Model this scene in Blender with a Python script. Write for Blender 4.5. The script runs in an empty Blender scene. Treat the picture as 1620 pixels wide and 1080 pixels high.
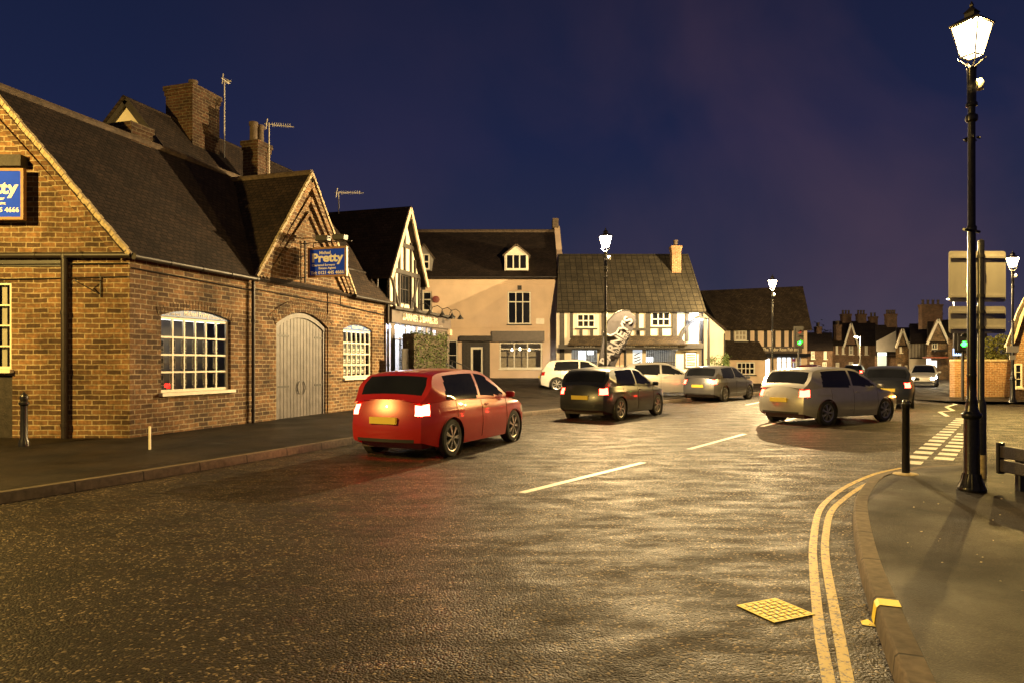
import bpy, bmesh, math, random
from mathutils import Vector, Matrix
R = math.radians
random.seed(7)
sc = bpy.context.scene
col = sc.collection

# ------------------------------------------------------------------ camera
cam_d = bpy.data.cameras.new('camera'); cam = bpy.data.objects.new('camera', cam_d); col.objects.link(cam)
cam.location = (0, 0, 1.6); cam.rotation_euler = (R(90), 0, 0)
cam_d.lens = 24; cam_d.sensor_width = 36; cam_d.shift_y = 0.021
cam_d.clip_start = .05; cam_d.clip_end = 3000
sc.camera = cam
sc.view_settings.view_transform = 'Standard'; sc.view_settings.look = 'None'
sc.view_settings.exposure = .12; sc.view_settings.gamma = 1

# ------------------------------------------------------------------ night sky: blue above, town glow low down
w = bpy.data.worlds.new('World'); sc.world = w; w.use_nodes = True
nt = w.node_tree; nt.nodes.clear()
def N(nt, t, **kw):
    n = nt.nodes.new(t)
    for k, v in kw.items():
        if hasattr(n, k): setattr(n, k, v)
        else: n.inputs[k].default_value = v
    return n
out = N(nt, 'ShaderNodeOutputWorld')
sky = N(nt, 'ShaderNodeTexSky'); sky.sky_type = 'NISHITA'; sky.sun_disc = False
sky.sun_elevation = R(-4); sky.sun_rotation = R(200)
bgs = N(nt, 'ShaderNodeBackground'); bgs.inputs['Strength'].default_value = .05
nt.links.new(sky.outputs[0], bgs.inputs['Color'])
tc = N(nt, 'ShaderNodeTexCoord'); sp = N(nt, 'ShaderNodeSeparateXYZ'); nt.links.new(tc.outputs['Generated'], sp.inputs[0])
rz = N(nt, 'ShaderNodeValToRGB'); nt.links.new(sp.outputs['Z'], rz.inputs[0])
e = rz.color_ramp.elements
e[0].position = 0.0; e[0].color = (.030, .034, .060, 1)
e[1].position = .9; e[1].color = (.003, .006, .022, 1)
m1 = e.new(.12); m1.color = (.018, .021, .048, 1)
m2 = e.new(.30); m2.color = (.0085, .0130, .044, 1)
m3 = e.new(.5); m3.color = (.0055, .0088, .030, 1)
# pinkish cloud glow towards the town on the right
rx = N(nt, 'ShaderNodeMapRange'); rx.inputs[1].default_value = -.45; rx.inputs[2].default_value = .75
nt.links.new(sp.outputs['X'], rx.inputs[0])
cn = N(nt, 'ShaderNodeTexNoise'); cn.inputs['Scale'].default_value = 2.6; cn.inputs['Detail'].default_value = 5; cn.inputs['Distortion'].default_value = .3
nt.links.new(tc.outputs['Generated'], cn.inputs['Vector'])
mu = N(nt, 'ShaderNodeMath', operation='MULTIPLY'); nt.links.new(rx.outputs[0], mu.inputs[0]); cr = N(nt, 'ShaderNodeMapRange'); cr.inputs[1].default_value = .38; cr.inputs[2].default_value = .68; cr.inputs[3].default_value = .05; cr.inputs[4].default_value = 1.25; nt.links.new(cn.outputs[0], cr.inputs[0]); nt.links.new(cr.outputs[0], mu.inputs[1])
mxs = N(nt, 'ShaderNodeMix', data_type='RGBA', blend_type='ADD')
nt.links.new(mu.outputs[0], mxs.inputs[0]); nt.links.new(rz.outputs[0], mxs.inputs[6]); mxs.inputs[7].default_value = (.032, .013, .010, 1)
bg = N(nt, 'ShaderNodeBackground'); nt.links.new(mxs.outputs[2], bg.inputs['Color']); bg.inputs['Strength'].default_value = 1.15
ad = N(nt, 'ShaderNodeAddShader'); nt.links.new(bg.outputs[0], ad.inputs[0]); nt.links.new(bgs.outputs[0], ad.inputs[1])
nt.links.new(ad.outputs[0], out.inputs['Surface'])
SODIUM = (1.0, .68, .27); LAMP_E = 1150.0

# ------------------------------------------------------------------ materials
MATS = {}
def new_mat(name):
    m = bpy.data.materials.new(name); m.use_nodes = True
    m.node_tree.nodes.clear()
    o = m.node_tree.nodes.new('ShaderNodeOutputMaterial'); b = m.node_tree.nodes.new('ShaderNodeBsdfPrincipled')
    m.node_tree.links.new(b.outputs[0], o.inputs[0])
    MATS[name] = m
    return m, m.node_tree, b, o
def link(nt, a, b): nt.links.new(a, b)
def plain(name, c, rough=.6, metal=0, noise=.15, nscale=6, bump=.0, bscale=60, coat=0, spec=.5):
    m, nt, b, o = new_mat(name)
    b.inputs['Roughness'].default_value = rough; b.inputs['Metallic'].default_value = metal
    b.inputs['Coat Weight'].default_value = coat; b.inputs['Specular IOR Level'].default_value = spec
    tc = N(nt, 'ShaderNodeTexCoord')
    n = N(nt, 'ShaderNodeTexNoise'); n.inputs['Scale'].default_value = nscale; n.inputs['Detail'].default_value = 6
    link(nt, tc.outputs['Object'], n.inputs['Vector'])
    r = N(nt, 'ShaderNodeValToRGB'); link(nt, n.outputs[0], r.inputs[0])
    r.color_ramp.elements[0].position = .3; r.color_ramp.elements[1].position = .7
    r.color_ramp.elements[0].color = tuple(x*(1-noise) for x in c)+(1,)
    r.color_ramp.elements[1].color = tuple(min(1, x*(1+noise)) for x in c)+(1,)
    link(nt, r.outputs[0], b.inputs['Base Color'])
    if bump:
        n2 = N(nt, 'ShaderNodeTexNoise'); n2.inputs['Scale'].default_value = bscale; n2.inputs['Detail'].default_value = 5
        link(nt, tc.outputs['Object'], n2.inputs['Vector'])
        bp = N(nt, 'ShaderNodeBump'); bp.inputs['Strength'].default_value = bump; bp.inputs['Distance'].default_value = .02
        link(nt, n2.outputs[0], bp.inputs['Height']); link(nt, bp.outputs[0], b.inputs['Normal'])
    return m
def emit(name, c, s):
    m, nt, b, o = new_mat(name)
    b.inputs['Base Color'].default_value = (*[min(1, x) for x in c], 1)
    b.inputs['Emission Color'].default_value = (*c, 1); b.inputs['Emission Strength'].default_value = s
    return m
def brick(name, c1, c2, mortar, bw=.29, bh=.1, ms=.013, rough=.85, dirt=.5, bump=.7, offset=.5, dist=.02):
    m, nt, b, o = new_mat(name); b.inputs['Roughness'].default_value = rough; b.inputs['Specular IOR Level'].default_value = .25
    uv = N(nt, 'ShaderNodeTexCoord')
    nz = N(nt, 'ShaderNodeTexNoise'); nz.inputs['Scale'].default_value = 2.3; nz.inputs['Detail'].default_value = 3
    link(nt, uv.outputs['UV'], nz.inputs['Vector'])
    va = N(nt, 'ShaderNodeVectorMath', operation='SCALE'); va.inputs['Scale'].default_value = dist*2.2
    link(nt, nz.outputs['Color'], va.inputs[0])
    vd = N(nt, 'ShaderNodeVectorMath', operation='ADD'); link(nt, uv.outputs['UV'], vd.inputs[0]); link(nt, va.outputs[0], vd.inputs[1])
    t = N(nt, 'ShaderNodeTexBrick'); t.offset = offset
    t.inputs['Scale'].default_value = 1; t.inputs['Brick Width'].default_value = bw; t.inputs['Row Height'].default_value = bh
    t.inputs['Mortar Size'].default_value = ms; t.inputs['Mortar Smooth'].default_value = .3; t.inputs['Bias'].default_value = 0
    t.inputs['Color1'].default_value = (*c1, 1); t.inputs['Color2'].default_value = (*c2, 1); t.inputs['Mortar'].default_value = (*mortar, 1)
    link(nt, vd.outputs[0], t.inputs['Vector'])
    n2 = N(nt, 'ShaderNodeTexNoise'); n2.inputs['Scale'].default_value = 1.1; n2.inputs['Detail'].default_value = 8; n2.inputs['Roughness'].default_value = .7
    link(nt, uv.outputs['UV'], n2.inputs['Vector'])
    n3 = N(nt, 'ShaderNodeTexNoise'); n3.inputs['Scale'].default_value = 14; n3.inputs['Detail'].default_value = 6
    link(nt, uv.outputs['UV'], n3.inputs['Vector'])
    r2 = N(nt, 'ShaderNodeMapRange'); r2.inputs[1].default_value = .35; r2.inputs[2].default_value = .7; r2.inputs[3].default_value = 1-dirt; r2.inputs[4].default_value = 1.15
    link(nt, n2.outputs[0], r2.inputs[0])
    r3 = N(nt, 'ShaderNodeMapRange'); r3.inputs[1].default_value = .3; r3.inputs[2].default_value = .7; r3.inputs[3].default_value = .6; r3.inputs[4].default_value = 1.2
    link(nt, n3.outputs[0], r3.inputs[0])
    mm = N(nt, 'ShaderNodeMath', operation='MULTIPLY'); link(nt, r2.outputs[0], mm.inputs[0]); link(nt, r3.outputs[0], mm.inputs[1])
    sc_ = N(nt, 'ShaderNodeVectorMath', operation='SCALE'); link(nt, t.outputs['Color'], sc_.inputs[0]); link(nt, mm.outputs[0], sc_.inputs['Scale'])
    link(nt, sc_.outputs[0], b.inputs['Base Color'])
    iv = N(nt, 'ShaderNodeMath', operation='MULTIPLY_ADD'); iv.inputs[1].default_value = -1; link(nt, t.outputs['Fac'], iv.inputs[0])
    sc3 = N(nt, 'ShaderNodeMath', operation='MULTIPLY'); sc3.inputs[1].default_value = .6; link(nt, n3.outputs[0], sc3.inputs[0]); link(nt, sc3.outputs[0], iv.inputs[2])
    bp = N(nt, 'ShaderNodeBump'); bp.inputs['Strength'].default_value = bump; bp.inputs['Distance'].default_value = .015
    link(nt, iv.outputs[0], bp.inputs['Height']); link(nt, bp.outputs[0], b.inputs['Normal'])
    return m
def asphalt(name, base, chip, scale, rough_lo, rough_hi, bump, patch=.35, spec=.5, stretch=False):
    m, nt, b, o = new_mat(name); b.inputs['Specular IOR Level'].default_value = spec
    tc = N(nt, 'ShaderNodeTexCoord')
    v = N(nt, 'ShaderNodeTexVoronoi'); v.inputs['Scale'].default_value = scale; link(nt, tc.outputs['Object'], v.inputs['Vector'])
    sp = N(nt, 'ShaderNodeSeparateColor'); link(nt, v.outputs['Color'], sp.inputs[0])
    r = N(nt, 'ShaderNodeValToRGB'); link(nt, sp.outputs[0], r.inputs[0])
    el = r.color_ramp.elements; el[0].position = 0; el[0].color = (*[x*.45 for x in base], 1); el[1].position = 1; el[1].color = (*chip, 1)
    a = el.new(.6); a.color = (*base, 1); a2 = el.new(.88); a2.color = (*[x*1.5 for x in base], 1)
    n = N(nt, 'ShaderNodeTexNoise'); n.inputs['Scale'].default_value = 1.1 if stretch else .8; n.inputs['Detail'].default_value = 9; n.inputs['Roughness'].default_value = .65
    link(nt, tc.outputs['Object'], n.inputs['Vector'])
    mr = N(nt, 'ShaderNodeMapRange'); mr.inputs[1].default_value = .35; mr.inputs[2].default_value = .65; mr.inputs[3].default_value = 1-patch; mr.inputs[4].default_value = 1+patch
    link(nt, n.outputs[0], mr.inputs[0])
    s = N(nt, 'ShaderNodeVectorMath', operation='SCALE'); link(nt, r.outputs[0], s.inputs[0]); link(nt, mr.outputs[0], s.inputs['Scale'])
    link(nt, s.outputs[0], b.inputs['Base Color'])
    n4 = N(nt, 'ShaderNodeTexNoise'); n4.inputs['Scale'].default_value = 1.3 if stretch else .9; n4.inputs['Detail'].default_value = 9; n4.inputs['Roughness'].default_value = .72 if stretch else .55
    mp = N(nt, 'ShaderNodeMapping'); mp.inputs['Scale'].default_value = (1.1, 2.6, 1) if stretch else (1, 1, 1); mp.inputs['Rotation'].default_value = (0, 0, R(-8))
    link(nt, tc.outputs['Object'], mp.inputs['Vector']); link(nt, mp.outputs[0], n4.inputs['Vector'])
    rr = N(nt, 'ShaderNodeMapRange'); rr.inputs[1].default_value = .3; rr.inputs[2].default_value = .7; rr.inputs[3].default_value = rough_lo; rr.inputs[4].default_value = rough_hi
    link(nt, n4.outputs[0], rr.inputs[0]); link(nt, rr.outputs[0], b.inputs['Roughness'])
    hs = N(nt, 'ShaderNodeMath', operation='MULTIPLY_ADD'); hs.inputs[1].default_value = -1.1
    link(nt, v.outputs['Distance'], hs.inputs[0]); link(nt, sp.outputs[1], hs.inputs[2])
    bp = N(nt, 'ShaderNodeBump'); bp.inputs['Strength'].default_value = bump; bp.inputs['Distance'].default_value = .007 if stretch else .006
    link(nt, hs.outputs[0], bp.inputs['Height']); link(nt, bp.outputs[0], b.inputs['Normal'])
    return m
def paint(name, c, wear=.42, under=(.05, .045, .04)):
    m, nt, b, o = new_mat(name); b.inputs['Roughness'].default_value = .55
    tc = N(nt, 'ShaderNodeTexCoord')
    n = N(nt, 'ShaderNodeTexNoise'); n.inputs['Scale'].default_value = 22; n.inputs['Detail'].default_value = 8; n.inputs['Roughness'].default_value = .75
    link(nt, tc.outputs['Object'], n.inputs['Vector'])
    r = N(nt, 'ShaderNodeValToRGB'); link(nt, n.outputs[0], r.inputs[0])
    el = r.color_ramp.elements; el[0].position = wear-.04; el[0].color = (*under, 1); el[1].position = wear+.03; el[1].color = (*c, 1)
    link(nt, r.outputs[0], b.inputs['Base Color'])
    bp = N(nt, 'ShaderNodeBump'); bp.inputs['Strength'].default_value = .5; bp.inputs['Distance'].default_value = .005
    link(nt, n.outputs[0], bp.inputs['Height']); link(nt, bp.outputs[0], b.inputs['Normal'])
    return m
def clear_glass(name, tint=(1, 1, 1)):
    m, nt, b, o = new_mat(name)
    t = N(nt, 'ShaderNodeBsdfTransparent'); t.inputs[0].default_value = (*tint, 1)
    g = N(nt, 'ShaderNodeBsdfGlossy'); g.inputs['Roughness'].default_value = .03
    f = N(nt, 'ShaderNodeFresnel'); f.inputs[0].default_value = 1.5
    x = N(nt, 'ShaderNodeMixShader'); link(nt, f.outputs[0], x.inputs[0]); link(nt, t.outputs[0], x.inputs[1]); link(nt, g.outputs[0], x.inputs[2])
    link(nt, x.outputs[0], o.inputs[0])
    return m
BRICK = brick('old_brick', (.30, .165, .075), (.085, .050, .030), (.42, .34, .22), dirt=.68)
BRICKD = brick('dark_brick', (.22, .10, .055), (.12, .055, .033), (.28, .23, .16), bw=.24, bh=.085, dirt=.5)
STACK = brick('dimmed_brick', (.12, .06, .035), (.06, .035, .022), (.16, .13, .09), bw=.26, bh=.09, dirt=.6)  # stack brick colour darkened to offset the strong lamp light on it
BRICKY = brick('garden_brick', (.32, .17, .08), (.22, .11, .05), (.40, .33, .22), bw=.23, bh=.078, ms=.01, dirt=.3)
TILE = brick('plain_tile', (.050, .033, .024), (.026, .018, .015), (.006, .005, .004), bw=.17, bh=.115, ms=.009, dirt=.45, bump=1.0)
TILEG = brick('pantile', (.060, .050, .033), (.038, .032, .022), (.014, .012, .009), bw=.33, bh=.34, ms=.022, dirt=.4, bump=1.0, offset=0)
TILEW = brick('weathered_tile', (.12, .085, .048), (.055, .04, .027), (.018, .014, .01), bw=.2, bh=.15, ms=.012, dirt=.5, bump=1)
RIDGE = plain('ridge_tile', (.085, .06, .04), .8, noise=.4, nscale=9, bump=.5)
MORT = plain('verge_mortar', (.40, .33, .22), .9, noise=.35, nscale=14, bump=.8, bscale=40)
CREAM = plain('cream_render', (.66, .50, .36), .85, noise=.09, nscale=1.2, bump=.25, bscale=12)
WHITEW = plain('white_render', (.62, .56, .46), .85, noise=.10, nscale=1.6, bump=.5, bscale=14)
GREYW = plain('grey_render', (.27, .25, .23), .85, noise=.1, nscale=2)
TIMBER = plain('black_timber', (.022, .017, .014), .6, noise=.5, nscale=9, bump=.4, bscale=30)
BARGE = plain('bargeboard_paint', (.42, .34, .24), .6, noise=.2)
BLACK = plain('black_gloss_paint', (.012, .012, .014), .28, noise=.5, nscale=30, bump=.1, bscale=40)
IRON = plain('black_iron', (.015, .013, .012), .5, noise=.4)
PIPE = plain('brown_plastic_pipe', (.016, .011, .009), .5, noise=.3)
WFRAME = plain('white_window_paint', (.70, .66, .55), .45, noise=.08)
WOODG = plain('grey_gate_boards', (.085, .075, .075), .5, noise=.3, nscale=4, bump=.25, bscale=22)
GOLDW = plain('sign_frame_wood', (.26, .13, .045), .45, noise=.25, nscale=8)
BLUE = plain('blue_sign_face', (.012, .06, .80), .7, noise=.05, spec=.1)
TEAL = plain('teal_sign_face', (.02, .10, .40), .4, noise=.3, nscale=5)
TXT = plain('sign_lettering', (.78, .76, .72), .5, noise=.03)
SIGNGR = plain('sign_back_grey', (.42, .40, .37), .5, noise=.1, nscale=3)
SHOPG = plain('shopfront_grey', (.085, .065, .055), .5, noise=.15)
DARKIN = plain('dark_interior', (.03, .025, .02), .9)
CURT = plain('vertical_blind', (.36, .33, .28), .8, noise=.1)
CARD = plain('display_card_paper', (.62, .60, .56), .6, noise=.35, nscale=25)
PHOTO = plain('card_print', (.10, .12, .13), .5, noise=.9, nscale=30)
KERB = brick('kerb_stone', (.135, .105, .08), (.10, .08, .06), (.03, .025, .02), bw=.92, bh=5, ms=.012, dirt=.3, bump=.4, dist=.002)
ROAD = asphalt('road_asphalt', (.016, .0115, .009), (.26, .20, .13), 66, .36, .9, 1.0, patch=.5, stretch=True, spec=.20)
PAVE = asphalt('pavement_asphalt', (.011, .0078, .0055), (.035, .026, .016), 130, .5, .85, .45, patch=.75, spec=.2)  # strong colour patches stand in for dappled lamp light on the pavement
FARG = asphalt('far_ground_surface', (.03, .026, .022), (.06, .05, .04), 20, .5, .8, .4)
YEL = paint('yellow_line_paint', (.46, .32, .045), .455)
YELB = paint('fresh_yellow_paint', (.85, .68, .04), .36)
WHT = paint('white_line_paint', (.62, .60, .55), .41)
GLASSD = plain('window_glass_dark', (.010, .011, .013), .06, noise=.3, nscale=1.5)
GLASS = clear_glass('shop_window_glass', (.92, .95, .95))
def lit_glass(name, c, s_):
    m, nt, b, o = new_mat(name)
    t = N(nt, 'ShaderNodeBsdfTransparent'); e_ = N(nt, 'ShaderNodeEmission'); e_.inputs[0].default_value = (*c, 1); e_.inputs[1].default_value = s_
    a_ = N(nt, 'ShaderNodeAddShader'); link(nt, t.outputs[0], a_.inputs[0]); link(nt, e_.outputs[0], a_.inputs[1]); link(nt, a_.outputs[0], o.inputs[0]); return m
LAMPG = lit_glass('lantern_glass_lit', (1, .80, .52), 4.0)
LAMPG2 = lit_glass('lantern_base_glass_lit', (1, .6, .25), 1.2)
TREEG = plain('leaf_green', (.07, .10, .025), .55, noise=.5, nscale=8)
TREEY = plain('leaf_yellow_green', (.12, .12, .025), .55, noise=.5, nscale=5)
BARK = plain('bark', (.06, .045, .03), .9, noise=.4, bump=.5)
TYRE = plain('tyre_rubber', (.014, .014, .014), .8)
ALLOY = plain('alloy_rim', (.45, .45, .46), .3, metal=.9)
RUBBER = plain('black_trim', (.02, .02, .02), .5)
PLATE = plain('yellow_plate', (.6, .45, .06), .5, noise=.02)
PLATEW = plain('white_plate', (.6, .6, .58), .5, noise=.02)
TAIL = emit('tail_lamp_lit', (1, .022, .012), 55)
TAILN = emit('near_tail_lamp_lit', (1, .022, .012), 110)
HEADL = emit('head_lamp_lit', (1, .95, .85), 45)
HEADO = plain('head_lamp_glass', (.5, .5, .5), .15)
TAILO = plain('tail_lamp_glass', (.35, .015, .012), .2)
AMBER = emit('indicator_lit', (1, .42, .05), 40)
WOODB = plain('bench_slat_wood', (.028, .022, .020), .5, noise=.4, nscale=14, bump=.3)
CREAMB = plain('cream_base_paint', (.45, .36, .20), .7, noise=.3, nscale=20)

# ------------------------------------------------------------------ helpers
def tag(o, label=None, cat=None, group=None, kind=None):
    if label: o['label'] = label
    if cat: o['category'] = cat
    if group: o['group'] = group
    if kind: o['kind'] = kind
    return o
def thing(name, label, cat, loc=(0, 0, 0), rz=0, group=None):
    o = bpy.data.objects.new(name, None); col.objects.link(o); o.empty_display_size = .3
    o.location = loc; o.rotation_euler = (0, 0, rz)
    return tag(o, label, cat, group)
class MB:
    def __init__(s, M=None): s.bm = bmesh.new(); s.M = M; s.uv = s.bm.loops.layers.uv.new('UVMap')
    def face(s, pts, uvs=None):
        pts = [Vector(p) for p in pts]
        n = Vector((0, 0, 0))
        for i in range(len(pts)):
            a, b = pts[i], pts[(i+1) % len(pts)]
            n += Vector(((a.y-b.y)*(a.z+b.z), (a.z-b.z)*(a.x+b.x), (a.x-b.x)*(a.y+b.y)))
        if n.length < 1e-12: return
        n.normalize()
        if uvs is None:
            if abs(n.z) > .98: t = Vector((1, 0, 0)); b_ = Vector((0, 1, 0))
            else:
                t = Vector((0, 0, 1)).cross(n).normalized(); b_ = n.cross(t)
            uvs = [(p.dot(t), p.dot(b_)) for p in pts]
        vs = [s.bm.verts.new(s.M @ p if s.M else p) for p in pts]
        f = s.bm.faces.new(vs)
        for l, u in zip(f.loops, uvs): l[s.uv].uv = u
        return f
    def box(s, x0, x1, y0, y1, z0, z1):
        P = lambda x, y, z: (x, y, z)
        a, b, c, d = P(x0, y0, z0), P(x1, y0, z0), P(x1, y1, z0), P(x0, y1, z0)
        e, f, g, h = P(x0, y0, z1), P(x1, y0, z1), P(x1, y1, z1), P(x0, y1, z1)
        for q in ((a, b, f, e), (b, c, g, f), (c, d, h, g), (d, a, e, h), (e, f, g, h), (d, c, b, a)): s.face(q)
    def pane(s, x0, x1, y, _y, z0, z1): s.face([(x0, y, z0), (x1, y, z0), (x1, y, z1), (x0, y, z1)])
    def prism(s, poly, y0, y1):           # poly in x,z (counter-clockwise seen from -y)
        s.face([(x, y0, z) for x, z in poly]); s.face([(x, y1, z) for x, z in reversed(poly)])
        for i in range(len(poly)):
            (xa, za), (xb, zb) = poly[i], poly[(i+1) % len(poly)]
            s.face([(xb, y0, zb), (xa, y0, za), (xa, y1, za), (xb, y1, zb)])
    def prismz(s, poly, z0, z1):
        s.face([(x, y, z1) for x, y in poly]); s.face([(x, y, z0) for x, y in reversed(poly)])
        for i in range(len(poly)):
            (xa, ya), (xb, yb) = poly[i], poly[(i+1) % len(poly)]
            s.face([(xa, ya, z0), (xb, yb, z0), (xb, yb, z1), (xa, ya, z1)])
    def slab(s, p, t):                     # quad thickened along its normal (downwards)
        p = [Vector(q) for q in p]
        n = (p[1]-p[0]).cross(p[2]-p[0]).normalized()
        if n.z < 0: n = -n; p = p[::-1]
        q = [a-n*t for a in p]
        s.face(p); s.face(q[::-1])
        for i in range(len(p)): j = (i+1) % len(p); s.face([p[j], p[i], q[i], q[j]])
    def tube(s, pts, r, n=8, cap=True):
        pts = [Vector(p) for p in pts]; rings = []
        rr = r if isinstance(r, (list, tuple)) else [r]*len(pts)
        for i, p in enumerate(pts):
            d = (pts[min(i+1, len(pts)-1)]-pts[max(i-1, 0)]).normalized()
            u = d.cross(Vector((0, 0, 1)));
            if u.length < 1e-3: u = Vector((1, 0, 0))
            u.normalize(); v = d.cross(u)
            rings.append([p+(u*math.cos(2*math.pi*k/n)+v*math.sin(2*math.pi*k/n))*rr[i] for k in range(n)])
        for i in range(len(rings)-1):
            for k in range(n):
                s.face([rings[i][k], rings[i+1][k], rings[i+1][(k+1) % n], rings[i][(k+1) % n]])
        if cap: s.face(rings[0]); s.face(rings[-1][::-1])
    def bar(s, a, b, wx, wy):              # box section bar between points
        a, b = Vector(a), Vector(b); d = (b-a).normalized(); u = d.cross(Vector((0, 1, 0)))
        if u.length < 1e-3: u = Vector((1, 0, 0))
        u.normalize(); v = d.cross(u).normalized()
        c = [(-1, -1), (1, -1), (1, 1), (-1, 1)]
        A = [a+u*i*wx/2+v*j*wy/2 for i, j in c]; B = [b+u*i*wx/2+v*j*wy/2 for i, j in c]
        s.face(A); s.face(B[::-1])
        for k in range(4): s.face([A[k], B[k], B[(k+1) % 4], A[(k+1) % 4]])
    def lathe(s, prof, c=(0, 0), n=20, axis='z', o=0):
        for i in range(len(prof)-1):
            (r0, z0), (r1, z1) = prof[i], prof[i+1]
            for k in range(n):
                a, b = 2*math.pi*k/n, 2*math.pi*(k+1)/n
                def P(r, t, z):
                    if axis == 'z': return (c[0]+r*math.cos(t), c[1]+r*math.sin(t), z)
                    return (c[0]+r*math.cos(t), z, c[1]+r*math.sin(t))
                q = [P(r0, a, z0), P(r0, b, z0), P(r1, b, z1), P(r1, a, z1)]
                if axis != 'z': q = q[::-1]
                if r0 < 1e-6: q = [q[0], q[2], q[3]] if axis == 'z' else [q[3], q[1], q[0]]
                elif r1 < 1e-6: q = q[:3] if axis == 'z' else [q[1], q[2], q[3]]
                s.face(q)
    def build(s, name, mat, parent=None, smooth=False, bevel=0, merge=True):
        if merge: bmesh.ops.remove_doubles(s.bm, verts=s.bm.verts, dist=1e-5)
        me = bpy.data.meshes.new(name); s.bm.to_mesh(me); s.bm.free()
        for m_ in (mat if isinstance(mat, (list, tuple)) else [mat]): me.materials.append(m_)
        if smooth:
            for p in me.polygons: p.use_smooth = True
            try: me.set_sharp_from_angle(angle=R(38))
            except Exception: pass
        o = bpy.data.objects.new(name, me); col.objects.link(o)
        if parent: o.parent = parent
        if bevel:
            b = o.modifiers.new('bevel', 'BEVEL'); b.width = bevel; b.segments = 2; b.limit_method = 'ANGLE'
        return o
def text(body, size, parent, M, mat=TXT, name='lettering', align='CENTER', bold=.0, width=None, depth=.004):
    c = bpy.data.curves.new(name, 'FONT'); c.body = body; c.size = size; c.align_x = align; c.align_y = 'CENTER'
    c.extrude = depth; c.offset = bold; c.resolution_u = 3
    t = bpy.data.objects.new('tmp', c); col.objects.link(t); bpy.context.view_layer.update()
    dg = bpy.context.evaluated_depsgraph_get()
    me = bpy.data.meshes.new_from_object(t.evaluated_get(dg)); bpy.data.objects.remove(t)
    xs = [v.co.x for v in me.vertices]
    if width and xs:
        k = width/(max(xs)-min(xs))
        for v in me.vertices: v.co.x *= k
    me.transform(M); me.materials.clear(); me.materials.append(mat); me.name = name
    o = bpy.data.objects.new(name, me); col.objects.link(o); o.parent = parent
    return o
FRONT = Matrix.Rotation(R(90), 4, 'X')   # text plane -> x,z plane facing -y
def T(x, y, z): return Matrix.Translation((x, y, z))
def copy_tree(o, parent=None):
    c = o.copy(); col.objects.link(c)
    if parent: c.parent = parent
    for ch in list(o.children): copy_tree(ch, c)
    return c
def spline(pts, n=8):
    P = [Vector(p) for p in pts]; P = [P[0]*2-P[1]]+P+[P[-1]*2-P[-2]]; o = []
    for i in range(1, len(P)-2):
        for k in range(n):
            t = k/n; a, b, c, d = P[i-1:i+3]
            o.append(.5*((2*b)+(c-a)*t+(2*a-5*b+4*c-d)*t*t+(3*b-a-3*c+d)*t**3))
    o.append(P[-2]); return o
def strip(mb, pts, wdt, z, dash=None):
    L = 0
    for i in range(len(pts)-1):
        a, b = pts[i], pts[i+1]
        da = (pts[min(i+1, len(pts)-1)]-pts[max(i-1, 0)]).normalized(); db = (pts[min(i+2, len(pts)-1)]-pts[i]).normalized()
        na = Vector((-da.y, da.x))*wdt/2; nb = Vector((-db.y, db.x))*wdt/2
        mb.face([(a.x-na.x, a.y-na.y, z), (b.x-nb.x, b.y-nb.y, z), (b.x+nb.x, b.y+nb.y, z), (a.x+na.x, a.y+na.y, z)])
def px(x, Y): return (x-810)*Y/1080
def pz(y, Y): return 1.6+(574-y)*Y/1080

def wall(mb, x0, x1, z0, z1, ops, y=0, rev=.14):
    xs = sorted({x0, x1, *[v for o in ops for v in o[:2]]}); zs = sorted({z0, z1, *[v for o in ops for v in o[2:4]]})
    for i in range(len(xs)-1):
        for j in range(len(zs)-1):
            cx, cz = (xs[i]+xs[i+1])/2, (zs[j]+zs[j+1])/2
            if any(o[0] < cx < o[1] and o[2] < cz < o[3] for o in ops): continue
            mb.face([(xs[i], y, zs[j]), (xs[i+1], y, zs[j]), (xs[i+1], y, zs[j+1]), (xs[i], y, zs[j+1])])
    for a, b, c, d in [o[:4] for o in ops]:
        mb.face([(a, y, c), (a, y, d), (a, y+rev, d), (a, y+rev, c)]); mb.face([(b, y, d), (b, y, c), (b, y+rev, c), (b, y+rev, d)])
        mb.face([(a, y, d), (b, y, d), (b, y+rev, d), (a, y+rev, d)]); mb.face([(b, y, c), (a, y, c), (a, y+rev, c), (b, y+rev, c)])
def spandrel(mb, x0, x1, zs, zc, y=0, rev=.14):  # fills the corners of a rectangular head above a segmental arch
    n = 10; cx = (x0+x1)/2; hw = (x1-x0)/2; pts = [(x0+(x1-x0)*k/n, zs+(zc-zs-.0)*(1-((x0+(x1-x0)*k/n-cx)/hw)**2)) for k in range(n+1)]
    for k in range(n):
        (a, za), (b, zb) = pts[k], pts[k+1]
        mb.face([(a, y, za), (b, y, zb), (b, y, zc+.001), (a, y, zc+.001)])
        mb.face([(b, y, zb), (a, y, za), (a, y+rev, za), (b, y+rev, zb)])
    return pts
def arch_ring(mb, x0, x1, zs, zc, t=.2, y=-.012, n=26):
    cx = (x0+x1)/2; hw = (x1-x0)/2; e = .08
    f = lambda x: zs+(zc-zs)*(1-((x-cx)/hw)**2)
    for k in range(n):
        a = x0-e+(x1-x0+2*e)*k/n; b = x0-e+(x1-x0+2*e)*(k+1)/n; a += .006; b -= .006
        q = []
        for x in (a, b):
            m = -2*(zc-zs)*(x-cx)/hw**2; nx, nz = -m/math.hypot(1, m), 1/math.hypot(1, m)
            q.append(((x, f(x)), (x+nx*t, f(x)+nz*t)))
        mb.prism([q[0][0], q[1][0], q[1][1], q[0][1]], y, y+.03)
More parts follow.
